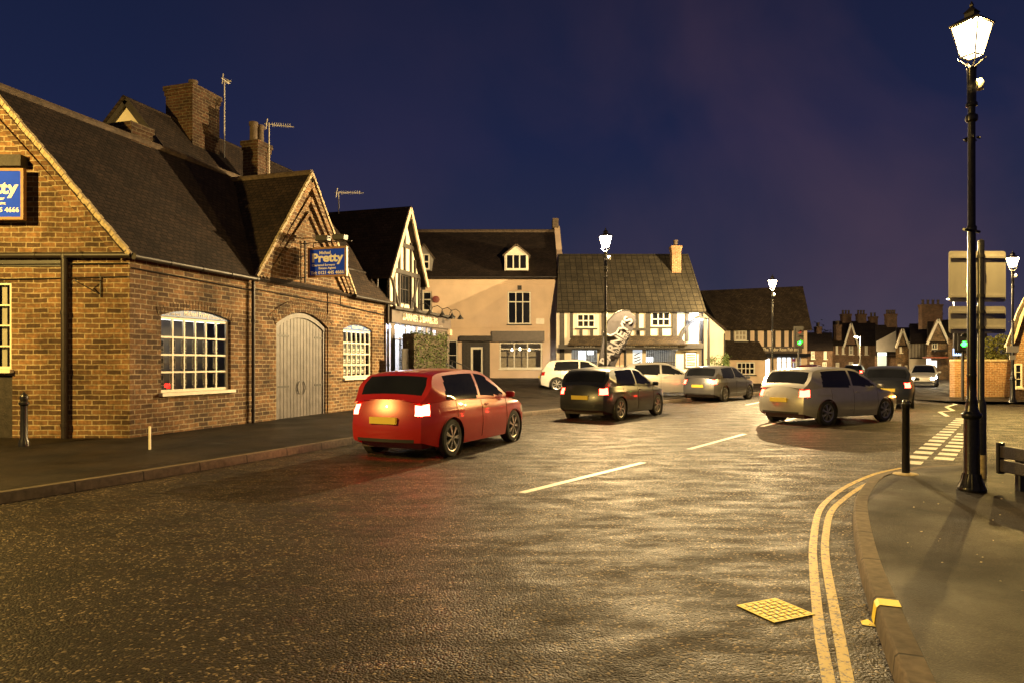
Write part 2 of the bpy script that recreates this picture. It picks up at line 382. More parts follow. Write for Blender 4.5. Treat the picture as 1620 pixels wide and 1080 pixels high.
def window(parent, x0, x1, z0, z1, cols, rows, y=.10, M=None, fm=WFRAME, gm=GLASSD, sill=True, fw=.055, bw=.025, sillm=None, vr=None, name='window'):
    f = MB(M); d = .05
    f.box(x0, x1, y, y+d, z0, z0+fw); f.box(x0, x1, y, y+d, z1-fw, z1); f.box(x0, x0+fw, y, y+d, z0+fw, z1-fw); f.box(x1-fw, x1, y, y+d, z0+fw, z1-fw)
    for k in range(1, cols):
        x = x0+fw+(x1-x0-2*fw)*k/cols; f.box(x-bw/2, x+bw/2, y+.004, y+d-.004, z0+fw, z1-fw)
    for k in (vr or [j/rows for j in range(1, rows)]):
        z = z0+fw+(z1-z0-2*fw)*k
        for c in range(cols):
            a = x0+fw+(x1-x0-2*fw)*c/cols+(bw/2 if c else 0); b = x0+fw+(x1-x0-2*fw)*(c+1)/cols-(bw/2 if c < cols-1 else 0)
            f.box(a, b, y+.006, y+d-.006, z-bw/2, z+bw/2)
    o = f.build(name, fm, parent)
    p = MB(M); (p.pane if gm is GLASS else p.box)(x0+fw*.5, x1-fw*.5, y+.03, y+.036, z0+fw*.5, z1-fw*.5); p.build('pane', gm, o)
    if sill:
        s = MB(M); s.box(x0-.07, x1+.07, y-.17, y+.0, z0-.07, z0-.002); s.build('sill', sillm or fm, o)
    return o
def chimney(parent, x, y, z0, z1, wx, wy, pots=1, M=None, mat=BRICKD, name='chimney', ph=.35):
    m = MB(M); m.box(x-wx/2, x+wx/2, y-wy/2, y+wy/2, z0, z1-.28); m.box(x-wx/2-.03, x+wx/2+.03, y-wy/2-.03, y+wy/2+.03, z1-.28, z1-.14)
    m.box(x-wx/2-.06, x+wx/2+.06, y-wy/2-.06, y+wy/2+.06, z1-.14, z1)
    c = m.build(name, mat, parent)
    for k in range(pots):
        p = MB(M); X = x+(k-(pots-1)/2)*(wx/max(pots, 1)) if wx >= wy else x; Y = y if wx >= wy else y+(k-(pots-1)/2)*(wy/max(pots, 1))
        p.lathe([(.09, z1), (.12, z1), (.115, z1+ph*.8), (.14, z1+ph*.82), (.14, z1+ph), (.09, z1+ph), (.09, z1+ph-.1), (0, z1+ph-.1)], (X, Y), 12); p.build('chimney_pot', RIDGE, c, smooth=True)
    return c
def aerial(parent, x, y, z0, z1, L=.9, ang=0, M=None, mid=False):
    a = MB(M); a.tube([(x, y, z0), (x, y, z1)], .018, 6)
    zz = z1-.04; ca, sa = math.cos(ang), math.sin(ang)
    a.tube([(x-ca*.15, y-sa*.15, zz), (x+ca*L, y+sa*L, zz-.03)], .012, 5)
    for k in range(9):
        t = .1+k*(L-.15)/9; h = .10+.02*(9-k)/3
        a.tube([(x+ca*t-sa*h, y+sa*t+ca*h, zz), (x+ca*t+sa*h, y+sa*t-ca*h, zz)], .006, 4)
        a.tube([(x+ca*t, y+sa*t, zz-.07), (x+ca*t, y+sa*t, zz+.07)], .006, 4)
    a.tube([(x-ca*.1, y-sa*.1, zz-.17), (x-ca*.05, y-sa*.05, zz+.17)], .02, 4)
    return a.build('aerial', SIGNGR, parent)
def gutter(parent, p0, p1, M=None, name='gutter', mat=PIPE):
    g = MB(M); g.tube([p0, p1], .058, 10)
    n = max(2, int((Vector(p1)-Vector(p0)).length/.9))
    for k in range(n+1):
        q = Vector(p0).lerp(Vector(p1), k/n); g.tube([q-(Vector(p1)-Vector(p0)).normalized()*.03, q+(Vector(p1)-Vector(p0)).normalized()*.03], .068, 10)
    return g.build(name, mat, parent, smooth=True)
def downpipe(parent, x, y, z0, z1, M=None, r=.042, top=None):
    g = MB(M); pts = [(x, y, z0), (x, y, z1)] if top is None else [(x, y, z0), (x, y, z1), top]
    g.tube(pts, r, 10)
    z = z0+.3
    while z < z1: g.tube([(x, y, z), (x, y, z+.07)], r*1.25, 10); z += 1.1
    return g.build('downpipe', PIPE, parent, smooth=True)

# ------------------------------------------------------------------ ground, road, kerbs
V2 = lambda l: [Vector(p) for p in l]
g = MB(); g.face([(-700, -300, -.03), (900, -300, -.03), (900, 1200, -.03), (-700, 1200, -.03)]); tag(g.build('ground', FARG), kind='structure')
r_ = MB(); r_.face([(-25, -15, 0), (70, -15, 0), (90, 140, 0), (-25, 140, 0)]); tag(r_.build('road', ROAD), kind='structure')
kr = spline(V2([(.5, -6), (.75, -2), (1.0, .5), (1.45, 2.2), (1.913, 3.415), (2.201, 4.134), (2.424, 4.683), (2.71, 5.35), (3.153, 6.307), (3.56, 7.14), (3.86, 7.68), (4.42, 8.55), (5.03, 9.39), (5.81, 10.16), (6.41, 10.5), (8, 10.75), (14, 11.1), (26, 12)]), 6)
kl = spline(V2([(-14, -4), (-10, 1.5), (-7.1, 5.6), (-5.2, 9), (-3.4, 13), (-1.2, 18), (1.0, 21.4), (4.2, 25.2), (8.5, 30), (14, 37), (22.5, 48.5), (33, 66), (47, 95)]), 6)
def kerb(name, pts, side, drop=None, h=.125, wd=.14):
    m = MB(); L = 0; prev = None; hs = []
    def hh(p):
        return max(.03, h*(1-max(0, min(1, (p.x-4.6)/1.6)))) if drop and p.x > 4.6 else h
    for i in range(len(pts)-1):
        a, b = pts[i], pts[i+1]; l = (b-a).length
        da = (pts[i+1]-pts[max(i-1, 0)]).normalized(); db = (pts[min(i+2, len(pts)-1)]-pts[i]).normalized()
        na = Vector((-da.y, da.x))*side; nb = Vector((-db.y, db.x))*side
        ha, hb = hh(a), hh(b)
        prof = [(0, -.02, 0), (.012, 1, -.02), (.03, 1, 0), (wd, 1, 0)]
        for k in range(3):
            def P(p, n, H, q): return (p.x+n.x*q[0], p.y+n.y*q[0], (H+q[2]) if q[1] == 1 else -.02)
            v0, v1 = k*.1, k*.1+.1
            f = [P(a, na, ha, prof[k]), P(b, nb, hb, prof[k]), P(b, nb, hb, prof[k+1]), P(a, na, ha, prof[k+1])]
            uv = [(L, v0+1), (L+l, v0+1), (L+l, v1+1), (L, v1+1)]
            if side < 0: f = f[::-1]; uv = uv[::-1]
            m.face(f, uv)
        L += l
    return tag(m.build(name, KERB, smooth=True), kind='structure')
kerb('kerb', kr, -1, drop=True); kerb('kerb', kl, 1)
def off(pts, d):
    o = []
    for i, p in enumerate(pts):
        t = (pts[min(i+1, len(pts)-1)]-pts[max(i-1, 0)]).normalized(); o.append(p+Vector((-t.y, t.x))*d)
    return o
pv = MB(); inner = off(kr, -.138)
def ph(p): return max(.03, .125*(1-max(0, min(1, (p.x-4.6)/1.6)))) if p.x > 4.6 else .125
for i in range(len(inner)-1):
    a, b = inner[i], inner[i+1]
    ea = Vector((max(a.x+.6, 9.0), min(a.y, 8.6) if a.x < 9 else 8.6)); eb = Vector((max(b.x+.6, 9.0), min(b.y, 8.6) if b.x < 9 else 8.6))
    za, zb = ph(a)-.002, ph(b)-.002
    m_a = a.lerp(ea, .18 if a.x > 4.6 else .1); m_b = b.lerp(eb, .18 if b.x > 4.6 else .1)
    pv.face([(a.x, a.y, za), (m_a.x, m_a.y, .12), (m_b.x, m_b.y, .12), (b.x, b.y, zb)][::-1])
    pv.face([(m_a.x, m_a.y, .12), (ea.x, ea.y, .125), (eb.x, eb.y, .125), (m_b.x, m_b.y, .12)][::-1])
pv.face([(9, -6, .125), (30, -6, .125), (30, 8.6, .125), (9, 8.6, .125)])
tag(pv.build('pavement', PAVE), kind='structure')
pl = MB(); il = off(kl, .138)
for i in range(len(il)-1):
    a, b = il[i], il[i+1]
    pl.face([(a.x, a.y, .123), (b.x, b.y, .123), (b.x-30, b.y+16, .123), (a.x-30, a.y+16, .123)])
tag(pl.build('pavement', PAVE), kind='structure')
# forecourt rising towards the shops at the back
fc = MB()
fc.face([(-3.0, 27.5, .13), (3.0, 30.5, .13), (3.2, 36.4, .72), (-2.0, 36.4, .72)]); fc.face([(-2.0, 36.4, .72), (3.2, 36.4, .72), (3.2, 42, .74), (-8, 42, .74), (-8, 36.4, .72)])
fc.face([(3.0, 30.5, .13), (10.8, 35, .13), (10.8, 37.2, .3), (3.2, 37.2, .3)])
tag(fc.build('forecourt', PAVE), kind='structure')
# painted markings
def ring(pts, wdt, name, mat, z=.004):
    m = MB(); strip(m, pts, wdt, z); return tag(m.build(name, mat), kind='structure')
G = lambda x, y: Vector(((x-810)*1728/(y-574)/1080, 1728/(y-574)))
YO = [G(1310, 1073), G(1296, 992), G(1287, 897), G(1287, 855), G(1295.5, 809), G(1315, 786), G(1343, 767), G(1385, 749), G(1427, 739.5)]
YI = [G(1340, 1073), G(1320, 964), G(1306, 883), G(1307, 841), G(1315, 809), G(1336, 788), G(1368, 767), G(1406, 751), G(1448, 741)]
for L_ in (YO, YI):
    d = (L_[0]-L_[1]).normalized(); L_.insert(0, L_[0]+d*1.5); L_.insert(0, L_[0]+d*2.5)
    ring(spline(L_, 8), .064, 'yellow_line', YEL)
c0 = Vector((.12, 8.4)); cd = Vector((8.13, 11.5)).normalized()
m = MB()
for a, b in ((825, 779, 1018, 731), (1090, 710, 1178, 686), (1205, 674, 1258, 661)) and ((G(825, 779), G(1018, 731)), (G(1090, 710), G(1178, 686)), (G(1205, 674), G(1258, 661)), (G(1278, 655), G(1318, 646))):
    strip(m, [a, a.lerp(b, .5), b], .11, .004)
tag(m.build('road_marking', WHT), kind='structure')
m = MB()
gd = Vector((.6, .8)).normalized(); gn = Vector((gd.y, -gd.x))
for k in range(15):
    c = Vector((6.45, 11.0)).lerp(Vector((12.9, 19.6)), k/14)
    p = [c-gd*.21-gn*.14, c-gd*.21+gn*.14, c+gd*.21+gn*.14, c+gd*.21-gn*.14]; m.face([(q.x, q.y, .004) for q in p])
for k in range(8):
    c = Vector((7.25, 11.45)).lerp(Vector((10.2, 15.4)), k/7)
    p = [c-gd*.19-gn*.14, c-gd*.19+gn*.14, c+gd*.19+gn*.14, c+gd*.19-gn*.14]; m.face([(q.x, q.y, .004) for q in p])
tag(m.build('give_way_marking', WHT), kind='structure')
m = MB(); strip(m, [G(1476, 657), G(1499, 658), G(1486.5, 651), G(1508, 649), G(1497, 643), G(1512, 639), G(1502, 635)], .13, .004); tag(m.build('zigzag_marking', WHT), kind='structure')
m = MB(); strip(m, [G(1290, 640), G(1330, 632)], .12, .004); strip(m, [G(1180, 640), G(1215, 633), G(1300, 620)], .12, .004); tag(m.build('road_marking', WHT), kind='structure')
# yellow painted cover and kerb mark
t = thing('drain_cover', 'bright yellow painted iron cover in the road by the double yellow lines', 'drain cover', (3.68*.0+G(1226, 965).x, G(1226, 965).y, 0), R(24))
m = MB(); m.box(-.17, .17, -.165, .165, .001, .005); m.build('base_plate', IRON, t); m = MB()
for q in ((-.17, .17, -.165, -.152), (-.17, .17, .152, .165), (-.17, -.157, -.152, .152), (.157, .17, -.152, .152)): m.box(*q, .0051, .008)
m.build('frame', YELB, t)
m = MB()
for i in range(6):
    for j in range(7):
        x = -.135+i*.054; y = -.132+j*.044
        if (i+j) % 2: m.box(x-.024, x+.024, y-.014, y+.014, .0051, .008)
        else: m.box(x-.015, x+.015, y-.020, y+.020, .0051, .008)
m.build('raised_tread', YELB, t)
i0 = min(range(len(kr)), key=lambda i: abs(kr[i].y-4.28)); seg = [kr[i0].lerp(kr[i0+1], f) for f in (0, .35, .7)]
kd = (kr[i0+1]-kr[i0]).normalized(); kn = Vector((kd.y, -kd.x)); m = MB(); c = G(1392, 988)
c = min(kr, key=lambda p: (p-c).length)
a, b = c-kd*.065, c+kd*.065
q = lambda p, o, z: (p.x+kn.x*o, p.y+kn.y*o, z)
m.face([q(a, -.004, .0), q(b, -.004, .0), q(b, .010, .109), q(a, .010, .109)]); m.face([q(a, .010, .109), q(b, .010, .109), q(b, .028, .129), q(a, .028, .129)]); m.face([q(a, .028, .129), q(b, .028, .129), q(b, .145, .129), q(a, .145, .129)])
m.face([(c.x-.02, c.y-.1, .004), (c.x-.1, c.y-.06, .004), (c.x-.08, c.y, .004), (c.x-.02, c.y+.03, .004)][::-1])
tag(m.build('kerb_mark', YELB), kind='structure')

# loose grit and bits of leaf along the kerb and on the pavement
m = MB()
for k in range(520):
    if random.random() < .6:
        p = random.choice(kr[18:70]); d = abs(random.gauss(0, .16)); q = Vector((p.x-d-.01, p.y+random.uniform(-.15, .15))); z = .003
    else:
        q = Vector((random.uniform(2.7, 6.5), random.uniform(2.5, 8.5))); z = .127
        if min((q-p).length for p in kr) < .3 or min(kr, key=lambda p: abs(p.y-q.y)).x+.3 > q.x: continue
    sz = random.uniform(.003, .012); a = random.random()*6.28; c_, s_ = math.cos(a)*sz, math.sin(a)*sz
    m.face([(q.x+c_, q.y+s_, z+.003), (q.x-s_*.6, q.y+c_*.6, z+.001+sz*.4), (q.x-c_, q.y-s_, z), (q.x+s_*.6, q.y-c_*.6, z)])
tag(m.build('grit', MORT, merge=False), 'pale loose grit and leaf bits scattered along the right kerb and pavement', 'grit', kind='stuff')

# ------------------------------------------------------------------ brick estate agent's building on the left
A1 = math.atan2(.9553, .2957)
bh = thing('brick_cottage', 'long low brown brick building with steep tiled roof, street gable and grey arched gate', 'building', (-7.56, 13.5, 0), A1)
MG = Matrix.Rotation(math.pi-A1, 4, 'Z') @ Matrix.Diagonal((1, 1, 1, 1))
# gable wall faces the camera: its own frame, x to the right, y inward
MGm = Matrix.Rotation(-A1, 4, 'Z')       # building-local <- world orientation
EZ, RZ_ = 3.77, 7.03
m = MB(MGm)
wop = (-5.46+.0, -2.5)
ops = [(-4.0, -2.34, 1.48, 3.20), (-3.9, -2.32, .12, 1.36)]
wall(m, -5.46, 0, -.02, EZ, ops)
m.face([(-5.46, 0, EZ), (0, 0, EZ), (-2.73, 0, RZ_)])
m.build('wall', BRICK, bh)
m = MB()
o1 = (.79, 2.90, .98, 2.76); og = (4.63, 6.96, -.02, 3.0); o2 = (7.94, 9.77, 1.15, 2.82)
wall(m, 0, 10.72, -.02, EZ, [o1, og, o2])
spandrel(m, .79, 2.90, 2.60, 2.76); spandrel(m, 4.63, 6.96, 2.66, 3.0); spandrel(m, 7.94, 9.77, 2.66, 2.82)
m.face([(3.72, 0, EZ), (8.3, 0, EZ), (6.0, 0, 6.87)]) if False else m.prism([(3.72, EZ), (8.3, EZ), (6.01, 6.80)], -.03, .2)
m.box(3.72, 4.55, -.03, -.001, -.02, EZ); m.box(7.05, 7.86, -.03, -.001, -.02, EZ)
m.face([(10.72, 0, -.02), (10.72, 5.2, -.02), (10.72, 5.2, EZ), (10.72, 0, EZ)])
m.prism([(-.0, -.02), (10.72, -.02), (10.72, .35), (-.0, .35)], -.045, -.031) if False else None
m.build('wall', BRICK, bh)
for ar in (((.79, 2.90, 2.60, 2.76, .2, -.012, 26),), ((4.63, 6.96, 2.66, 3.0, .24, -.045, 26), (4.63-.24, 6.96+.24, 2.78, 3.25, .10, -.045, 40)), ((7.94, 9.77, 2.66, 2.82, .2, -.012, 26),)):
    m = MB()
    for q in ar: arch_ring(m, *q)
    m.build('brick_arch', BRICK, bh)
# brick stepped verge courses on both gables
m = MB(MGm)
for i, (o_, t_) in enumerate(((.10, .18), (.34, .10))):
    for sx in (-1, 1):
        a = Vector((-2.73, RZ_-o_*1.5)); b = Vector((-2.73+sx*(2.73-o_*.6), EZ-.02+o_*.25-.1))
        m.bar((a.x, -.03+i*.012, a.y), (b.x, -.03+i*.012, b.y), t_, .09)
m.build('verge_brickwork', BRICK, bh)
m = MB()
for i, (o_, t_) in enumerate(((.14, .16), (.40, .12), (.66, .10))):
    for sx in (-1, 1):
        m.bar((6.01, -.10+i*.03, 6.87-o_*1.6), (6.01+sx*(2.36-o_*.75), -.10+i*.03, EZ+.0), t_, .14)
m.build('gable_mouldings', BRICK, bh)
u = Vector((-.2957, .9553, 0))*2.73           # half of the gable direction in building-local
m = MB()
ov = -.10
E0 = Vector((ov, -.12, EZ-.06)); E1 = Vector((10.9, -.12, EZ-.06)); R0 = u+Vector((ov, 0, RZ_+.06-EZ+EZ)); R1 = Vector((10.9, u.y, RZ_+.06))
R0 = Vector((u.x+ov, u.y, RZ_+.06)); B0 = Vector((2*u.x+ov, 2*u.y+.12, EZ-.06)); B1 = Vector((10.9, 2*u.y+.12, EZ-.06))
for k in range(1):
    m.slab([E0, E1, R1, R0], .09); m.slab([B1, B0, R0, R1], .09)
# cross gable roof
gx = 6.01; hw = 2.38
for sx in (-1, 1):
    e0 = Vector((gx+sx*hw, -.16, EZ-.05)); e1 = Vector((gx+sx*hw, 2.7, EZ-.05)); r1 = Vector((gx, 2.9, 6.93)); r0 = Vector((gx, -.16, 6.93))
    m.slab([e0, e1, r1, r0], .08)
m.build('roof', TILE, bh)
m = MB(); m.tube([R0+Vector((0, 0, .01)), R1+Vector((0, 0, .01))], .10, 8); m.tube([(gx, -.17, 6.94), (gx, 2.7, 6.94)], .09, 8); m.build('ridge_tiles', RIDGE, bh)
m = MB()
for a, b in ((E0, R0), (B0, R0)):
    for k in range(46):
        p = a.lerp(b, k/46); q_ = a.lerp(b, (k+.9)/46); j = random.uniform(-.015, .015)
        m.bar(p+Vector((-.012, 0, .02+j)), q_+Vector((-.012, 0, .02+j)), .06, .10)
m.build('verge_mortar', MORT, bh); m = MB()
for sx in (-1, 1):
    a = Vector((gx+sx*hw, -.17, EZ-.03)); b = Vector((gx, -.17, 6.93))
    for k in range(46):
        p = a.lerp(b, k/46); q_ = a.lerp(b, (k+.9)/46); j = random.uniform(-.012, .012); m.bar(p+Vector((0, 0, j)), q_+Vector((0, 0, j)), .07, .07)
m.build('verge_mortar', MORT, bh)
gutter(bh, (-.05, -.18, EZ-.08), (3.62, -.18, EZ-.10)); gutter(bh, (8.36, -.18, EZ-.08), (10.9, -.18, EZ-.1)); gutter(bh, (-5.5, -.10, EZ-.07), (.05, -.10, EZ-.06), M=MGm)
downpipe(bh, 3.60, -.09, .1, EZ-.1); downpipe(bh, -1.23, -.09, .05, EZ-.1, M=MGm, r=.062); downpipe(bh, 10.66, -.12, .1, EZ-.12)
m = MB(); m.tube([(0, -.035, 3.48), (3.7, -.035, 3.40)], .012, 5); m.tube([(3.7, -.05, 3.44), (8.3, -.05, 3.36)], .012, 5); m.tube([(7.7, -.05, 3.8), (7.7, -.05, 3.35), (10.7, -.04, 3.25)], .014, 5); m.build('cable', IRON, bh)
m = MB(MGm); m.tube([(-5.4, -.03, 3.5), (0, -.03, 3.56)], .014, 5); m.tube([(-5.4, -.03, 3.18), (0, -.03, 3.30)], .010, 5); m.box(-5.4, -1.35, -.03, -.005, 3.50, 3.62); m.build('cable', IRON, bh)
m = MB(MGm); m.tube([(-.56, -.03, 3.3), (-.56, -.03, 2.9)], .014, 6); m.tube([(-.56, -.05, 3.22), (-.86, -.35, 3.20)], .011, 6); m.tube([(-.56, -.05, 2.95), (-.86, -.35, 3.18)], .010, 6)
m.tube([(-.86+.05*math.cos(t*.6), -.36, 3.14+.05*math.sin(t*.6)) for t in range(9)], .008, 5); m.build('wall_bracket', IRON, bh)
# windows of the estate agent
def shopwin(x0, x1, z0, zs, zc, cols, rows, y=.07):
    w_ = window(bh, x0+.01, x1-.01, z0, zs, cols, rows, y=y, gm=GLASS, fw=.06, bw=.04)
    f = MB(); n = 12; cx = (x0+x1)/2; hw_ = (x1-x0)/2
    pts = [(x0+.01, zs+.002), (x1-.01, zs+.002)]+[(x1-.01-(x1-x0-.02)*k/n, zs+(zc-zs-.01)*(1-((x1-.01-(x1-x0-.02)*k/n-cx)/hw_)**2)+.02) for k in range(n+1)]
    f.prism(pts, y-.03, y+.02); h = f.build('head_sign', TEAL, bh)
    text('Michael Pretty', .15, h, T(cx, y-.032, (zs+zc)/2+.005) @ FRONT, width=(x1-x0)*.36, bold=.002)
    text('0121 445 4666', .07, h, T(x0+(x1-x0)*.17, y-.032, zs+.055) @ FRONT, width=(x1-x0)*.2)
    text('estate agent', .07, h, T(x1-(x1-x0)*.17, y-.032, zs+.055) @ FRONT, width=(x1-x0)*.2)
    b = MB(); b.box(x0-.1, x1+.1, y+.75, y+.8, z0-.2, zc); b.box(x0-.1, x1+.1, y+.08, y+.75, z0-.2, z0-.15); b.build('window_back', GREYW, w_)
    l = MB(); l.box(x0+.2, x1-.2, y+.07, y+.13, zs-.06, zs-.03); l.build('strip_light', emit('strip_light_lit', (1, .93, .8), 7), w_)
    return w_
shopwin(.79, 2.90, .98, 2.58, 2.76, 6, 4); shopwin(7.94, 9.77, 1.15, 2.64, 2.82, 6, 4)
U = Vector((math.cos(A1), math.sin(A1), 0)); W = Vector((-math.sin(A1), math.cos(A1), 0)); O1 = Vector((-7.56, 13.5, 0))
def F1(s, y, z): return O1+U*s+W*y+Vector((0, 0, z))
card = None
for (x0, x1, z0, z1, lab, grp) in ((.79, 2.90, .98, 2.58, 'white property card with dark photograph hung in the larger paned window of the brick shop', 'property cards in the larger shop window'), (7.94, 9.77, 1.15, 2.64, 'white property card with dark photograph hung in the smaller paned window right of the gate', 'property cards in the smaller shop window')):
    cw = (x1-x0-.14)/6; rh = (z1-z0-.14)/4
    for i in range(6):
        for j in range(3):
            if card is None:
                card = MB(); card.box(-.085, .085, 0, .006, -.13, .13); card = card.build('property_card', CARD)
                ph_ = MB(); ph_.box(-.065, .065, -.004, -.0005, -.01, .10); ph_.box(-.065, .065, -.004, -.0005, -.10, -.07); ph_.build('print', PHOTO, card); o = card
            else: o = copy_tree(card)
            o.location = F1(x0+.07+cw*(i+.5), .24, z0+.10+rh*(j+.45)); o.rotation_euler = (0, 0, A1); tag(o, lab, 'property card', grp)
# gate
g_ = MB(); x0, x1 = 4.66, 6.93; n = 14; cx = (x0+x1)/2
zt = lambda x, c=2.98, s=2.62: s+(c-s)*(1-((x-cx)/1.165)**2)
for k in range(n):
    a = x0+.07+(x1-x0-.14)*k/n; b = x0+.07+(x1-x0-.14)*(k+1)/n-.012
    g_.prism([(a, .06), (b, .06), (b, zt(b)-.14), (a, zt(a)-.14)], .06, .10)
gate = g_.build('gate', WOODG, bh, bevel=.004)
m = MB()
for k in range(16):
    a = x0+(x1-x0)*k/16; b = x0+(x1-x0)*(k+1)/16; m.prism([(a, zt(a)-.13), (b, zt(b)-.13), (b, zt(b)-.005), (a, zt(a)-.005)], .02, .12)
m.box(x0, x0+.06, .03, .12, 0, zt(x0)-.13); m.box(x1-.06, x1, .03, .12, 0, zt(x1)-.13); m.build('gate_frame', WOODG, gate)
m = MB()
for zz in (2.3, .95):
    m.box(x0+.05, x0+.6, .05, .058, zz, zz+.05); m.box(x1-.45, x1-.05, .05, .058, zz, zz+.05)
m.build('hinge', IRON, gate)
for sx in (-1, 1):
    m = MB(); m.tube([(cx+sx*.10+sx*.08*math.sin(t*math.pi/8), .03, .75+.35*t/8) for t in range(9)], .014, 6); m.build('handle', IRON, gate)
# gable wall window and door
wg = window(bh, -4.0, -2.36, 1.48, 3.20, 4, 4, y=.06, M=MGm, bw=.03, gm=GLASS)
m = MB(MGm); m.box(-3.9, -2.34, .04, .10, .12, 1.36); m.build('door', TIMBER, bh)
m = MB(MGm)
for k in range(9): m.box(-3.9+k*.18, -3.9+k*.18+.10, .16, .17, 1.5, 3.15)
m.build('blind', CURT, wg)
m = MB(MGm); m.box(-4.1, -2.2, .5, .55, 1.3, 3.3); m.build('room_back', DARKIN, wg)
chimney(bh, 2.75, u.y+.25, 5.6, 7.46, .6, .65, 0, mat=STACK)

# hanging signs
def sign_face(t, wd, ht, partial=False):
    m = MB(); f = .055
    m.box(-wd/2, wd/2, -.05, .05, -ht/2, -ht/2+f); m.box(-wd/2, wd/2, -.05, .05, ht/2-f, ht/2); m.box(-wd/2, -wd/2+f, -.05, .05, -ht/2+f, ht/2-f); m.box(wd/2-f, wd/2, -.05, .05, -ht/2+f, ht/2-f)
    m.build('frame', GOLDW, t, bevel=.006)
    m = MB(); m.box(-wd/2+f, wd/2-f, -.03, .03, -ht/2+f, ht/2-f); b = m.build('sign_board', BLUE, t)
    k = wd/1.25; y = -.034
    for my, rot in ((y, FRONT), (-y, Matrix.Rotation(math.pi, 4, 'Z') @ FRONT)):
        A = Matrix.Rotation(math.pi, 4, 'Z') if my > 0 else Matrix()
        text('Michael', .125*k, b, A @ T(-.07*k, y, .265*k) @ FRONT, bold=.0025*k, width=.36*k)
        text('Pretty', .34*k, b, A @ T(.0, y, .115*k) @ FRONT, bold=.012*k, width=1.02*k)
        text('Chartered Surveyor', .085*k, b, A @ T(-.12*k, y, -.085*k) @ FRONT, bold=.002*k, width=.76*k)
        text('Estate Agent', .085*k, b, A @ T(.0, y, -.175*k) @ FRONT, bold=.002*k, width=.56*k)
        text('Tel: 0121 445 4666', .125*k, b, A @ T(0, y, -.305*k) @ FRONT, bold=.003*k, width=1.08*k)
p0 = F1(5.75, -.84, 4.36)
t = thing('hanging_sign', 'blue estate agent sign in gold frame hung from a bracket over the arched gate', 'hanging sign', p0, A1-math.pi/2)
sign_face(t, 1.2, .82)
m = MB(); m.tube([(-.72, 0, -.55+.0), (-.72, 0, .62)], .025, 8); m.tube([(-1.0+.2, 0, .55), (.75, 0, .55)], .014, 6); m.tube([(-.8, 0, .70), (.1, 0, .66)], .014, 6)
for x in (-.45, .45): m.tube([(x, 0, .41), (x, 0, .55)], .012, 5)
m.tube([(-.82, 0, .2), (-.72, 0, .2)], .016, 6); m.tube([(-.82, 0, -.4), (-.72, 0, -.4)], .016, 6)
m.build('bracket', IRON, t)
for x in (-.15, .38):
    m = MB(); m.prism([(x-.18, .58), (x+.18, .58), (x+.2, .72), (x-.16, .74)], -.12, .1); m.build('floodlight', IRON, t, bevel=.01)
t = thing('hanging_sign', 'large blue estate agent sign cut by the left edge, on the lit brick gable', 'hanging sign', (-10.09, 13.25, pz(311, 13.4)), 0)
sign_face(t, 1.27, 1.0)
m = MB(); m.box(-.1, .55, .0, .2, .56, .78); m.build('canopy', TIMBER, t)

# ------------------------------------------------------------------ tall house behind (left)
rh = thing('rear_house', 'tall dark tiled house with white triangular gable behind the brick building', 'house', (-10.7, 19.0, 0), A1)
HW = 3.1; RZ2 = 9.0; EZ2 = RZ2-4.1; LL = 7.6
MR = Matrix.Rotation(-A1, 4, 'Z')
m = MB(MR); m.face([(-HW, 0, 0), (HW, 0, 0), (HW, 0, EZ2), (0, 0, RZ2-.1), (-HW, 0, EZ2)]); m.build('wall', WHITEW, rh)
ul = Vector((-.2957, .9553, 0))
m = MB(); f0 = Vector((-.35, 0, 0))
e0 = ul*-HW; e1 = ul*HW
for e_ in (e0, e1):
    a = Vector((-.15+e_.x, e_.y, EZ2)); b = Vector((LL+e_.x, e_.y, EZ2)); c = Vector((LL, 0, RZ2)); d = Vector((-.15, 0, RZ2)); m.slab([a, b, c, d], .1)
m.slab([(LL+.02, -2.95, EZ2), (LL+2.6, -1.5, EZ2), (LL, 0, RZ2)], .1); m.slab([(LL+2.6, -1.5, EZ2), (LL-.9, 2.96, EZ2), (LL, 0, RZ2)], .1)
m.build('roof', TILE, rh)
m = MB(MR)
for sx in (-1, 1): m.bar((0, -.12, RZ2-.14), (sx*HW, -.12, EZ2-.14), .18, .06)
m.build('bargeboard', TIMBER, rh)
chimney(rh, 2.35, -.1, 7.6, pz(148, 21.3), 1.15, 1.0, 1, M=None, mat=STACK)
aerial(rh, 3.15, -.6, 7.5, pz(128, 22), L=.25)

# ------------------------------------------------------------------ barber shop with timbered gable
bs = thing('barber_shop', 'black and white timbered barber shop with narrow gable and lit shopfront', 'shop building', F1(10.75, 0, 0), A1)
m = MB()
GZ, AZ = 4.86, 7.30; x0, x1 = .08, 2.68; xm = (x0+x1)/2
wall(m, x0, x1, 3.3, GZ, [(1.0, 1.85, 3.75, 4.85)], y=0); m.face([(x0, 0, GZ), (x1, 0, GZ), (xm, 0, AZ)])
m.face([(x1, 0, 2.5), (x1, 4, 2.5), (x1, 4, GZ), (x1, 0, GZ)])
m.face([(-3.2, 1.0, 3.5), (0.08, 1.0, 3.5), (.08, 1.0, 4.75), (-3.2, 1.0, 4.75)])
m.build('wall', WHITEW, bs)
m = MB(); y = -.03; tb = lambda a, b, wx=.12, yy=0: m.bar((a[0], y+yy, a[1]), (b[0], y+yy, b[1]), wx, .08)
for x in (x0+.06, .55, .95, 1.9, 2.25, x1-.06): tb((x, 3.4), (x, min(GZ, 9)+max(0, (1.3-abs(x-xm))*1.7-.1)), .10)
tb((x0, 4.9), (x1, 4.9), .16, -.01); tb((x0+.6, 5.9), (x1-.6, 5.9), .15, -.01); tb((xm, 4.9), (xm, 7.1), .10)
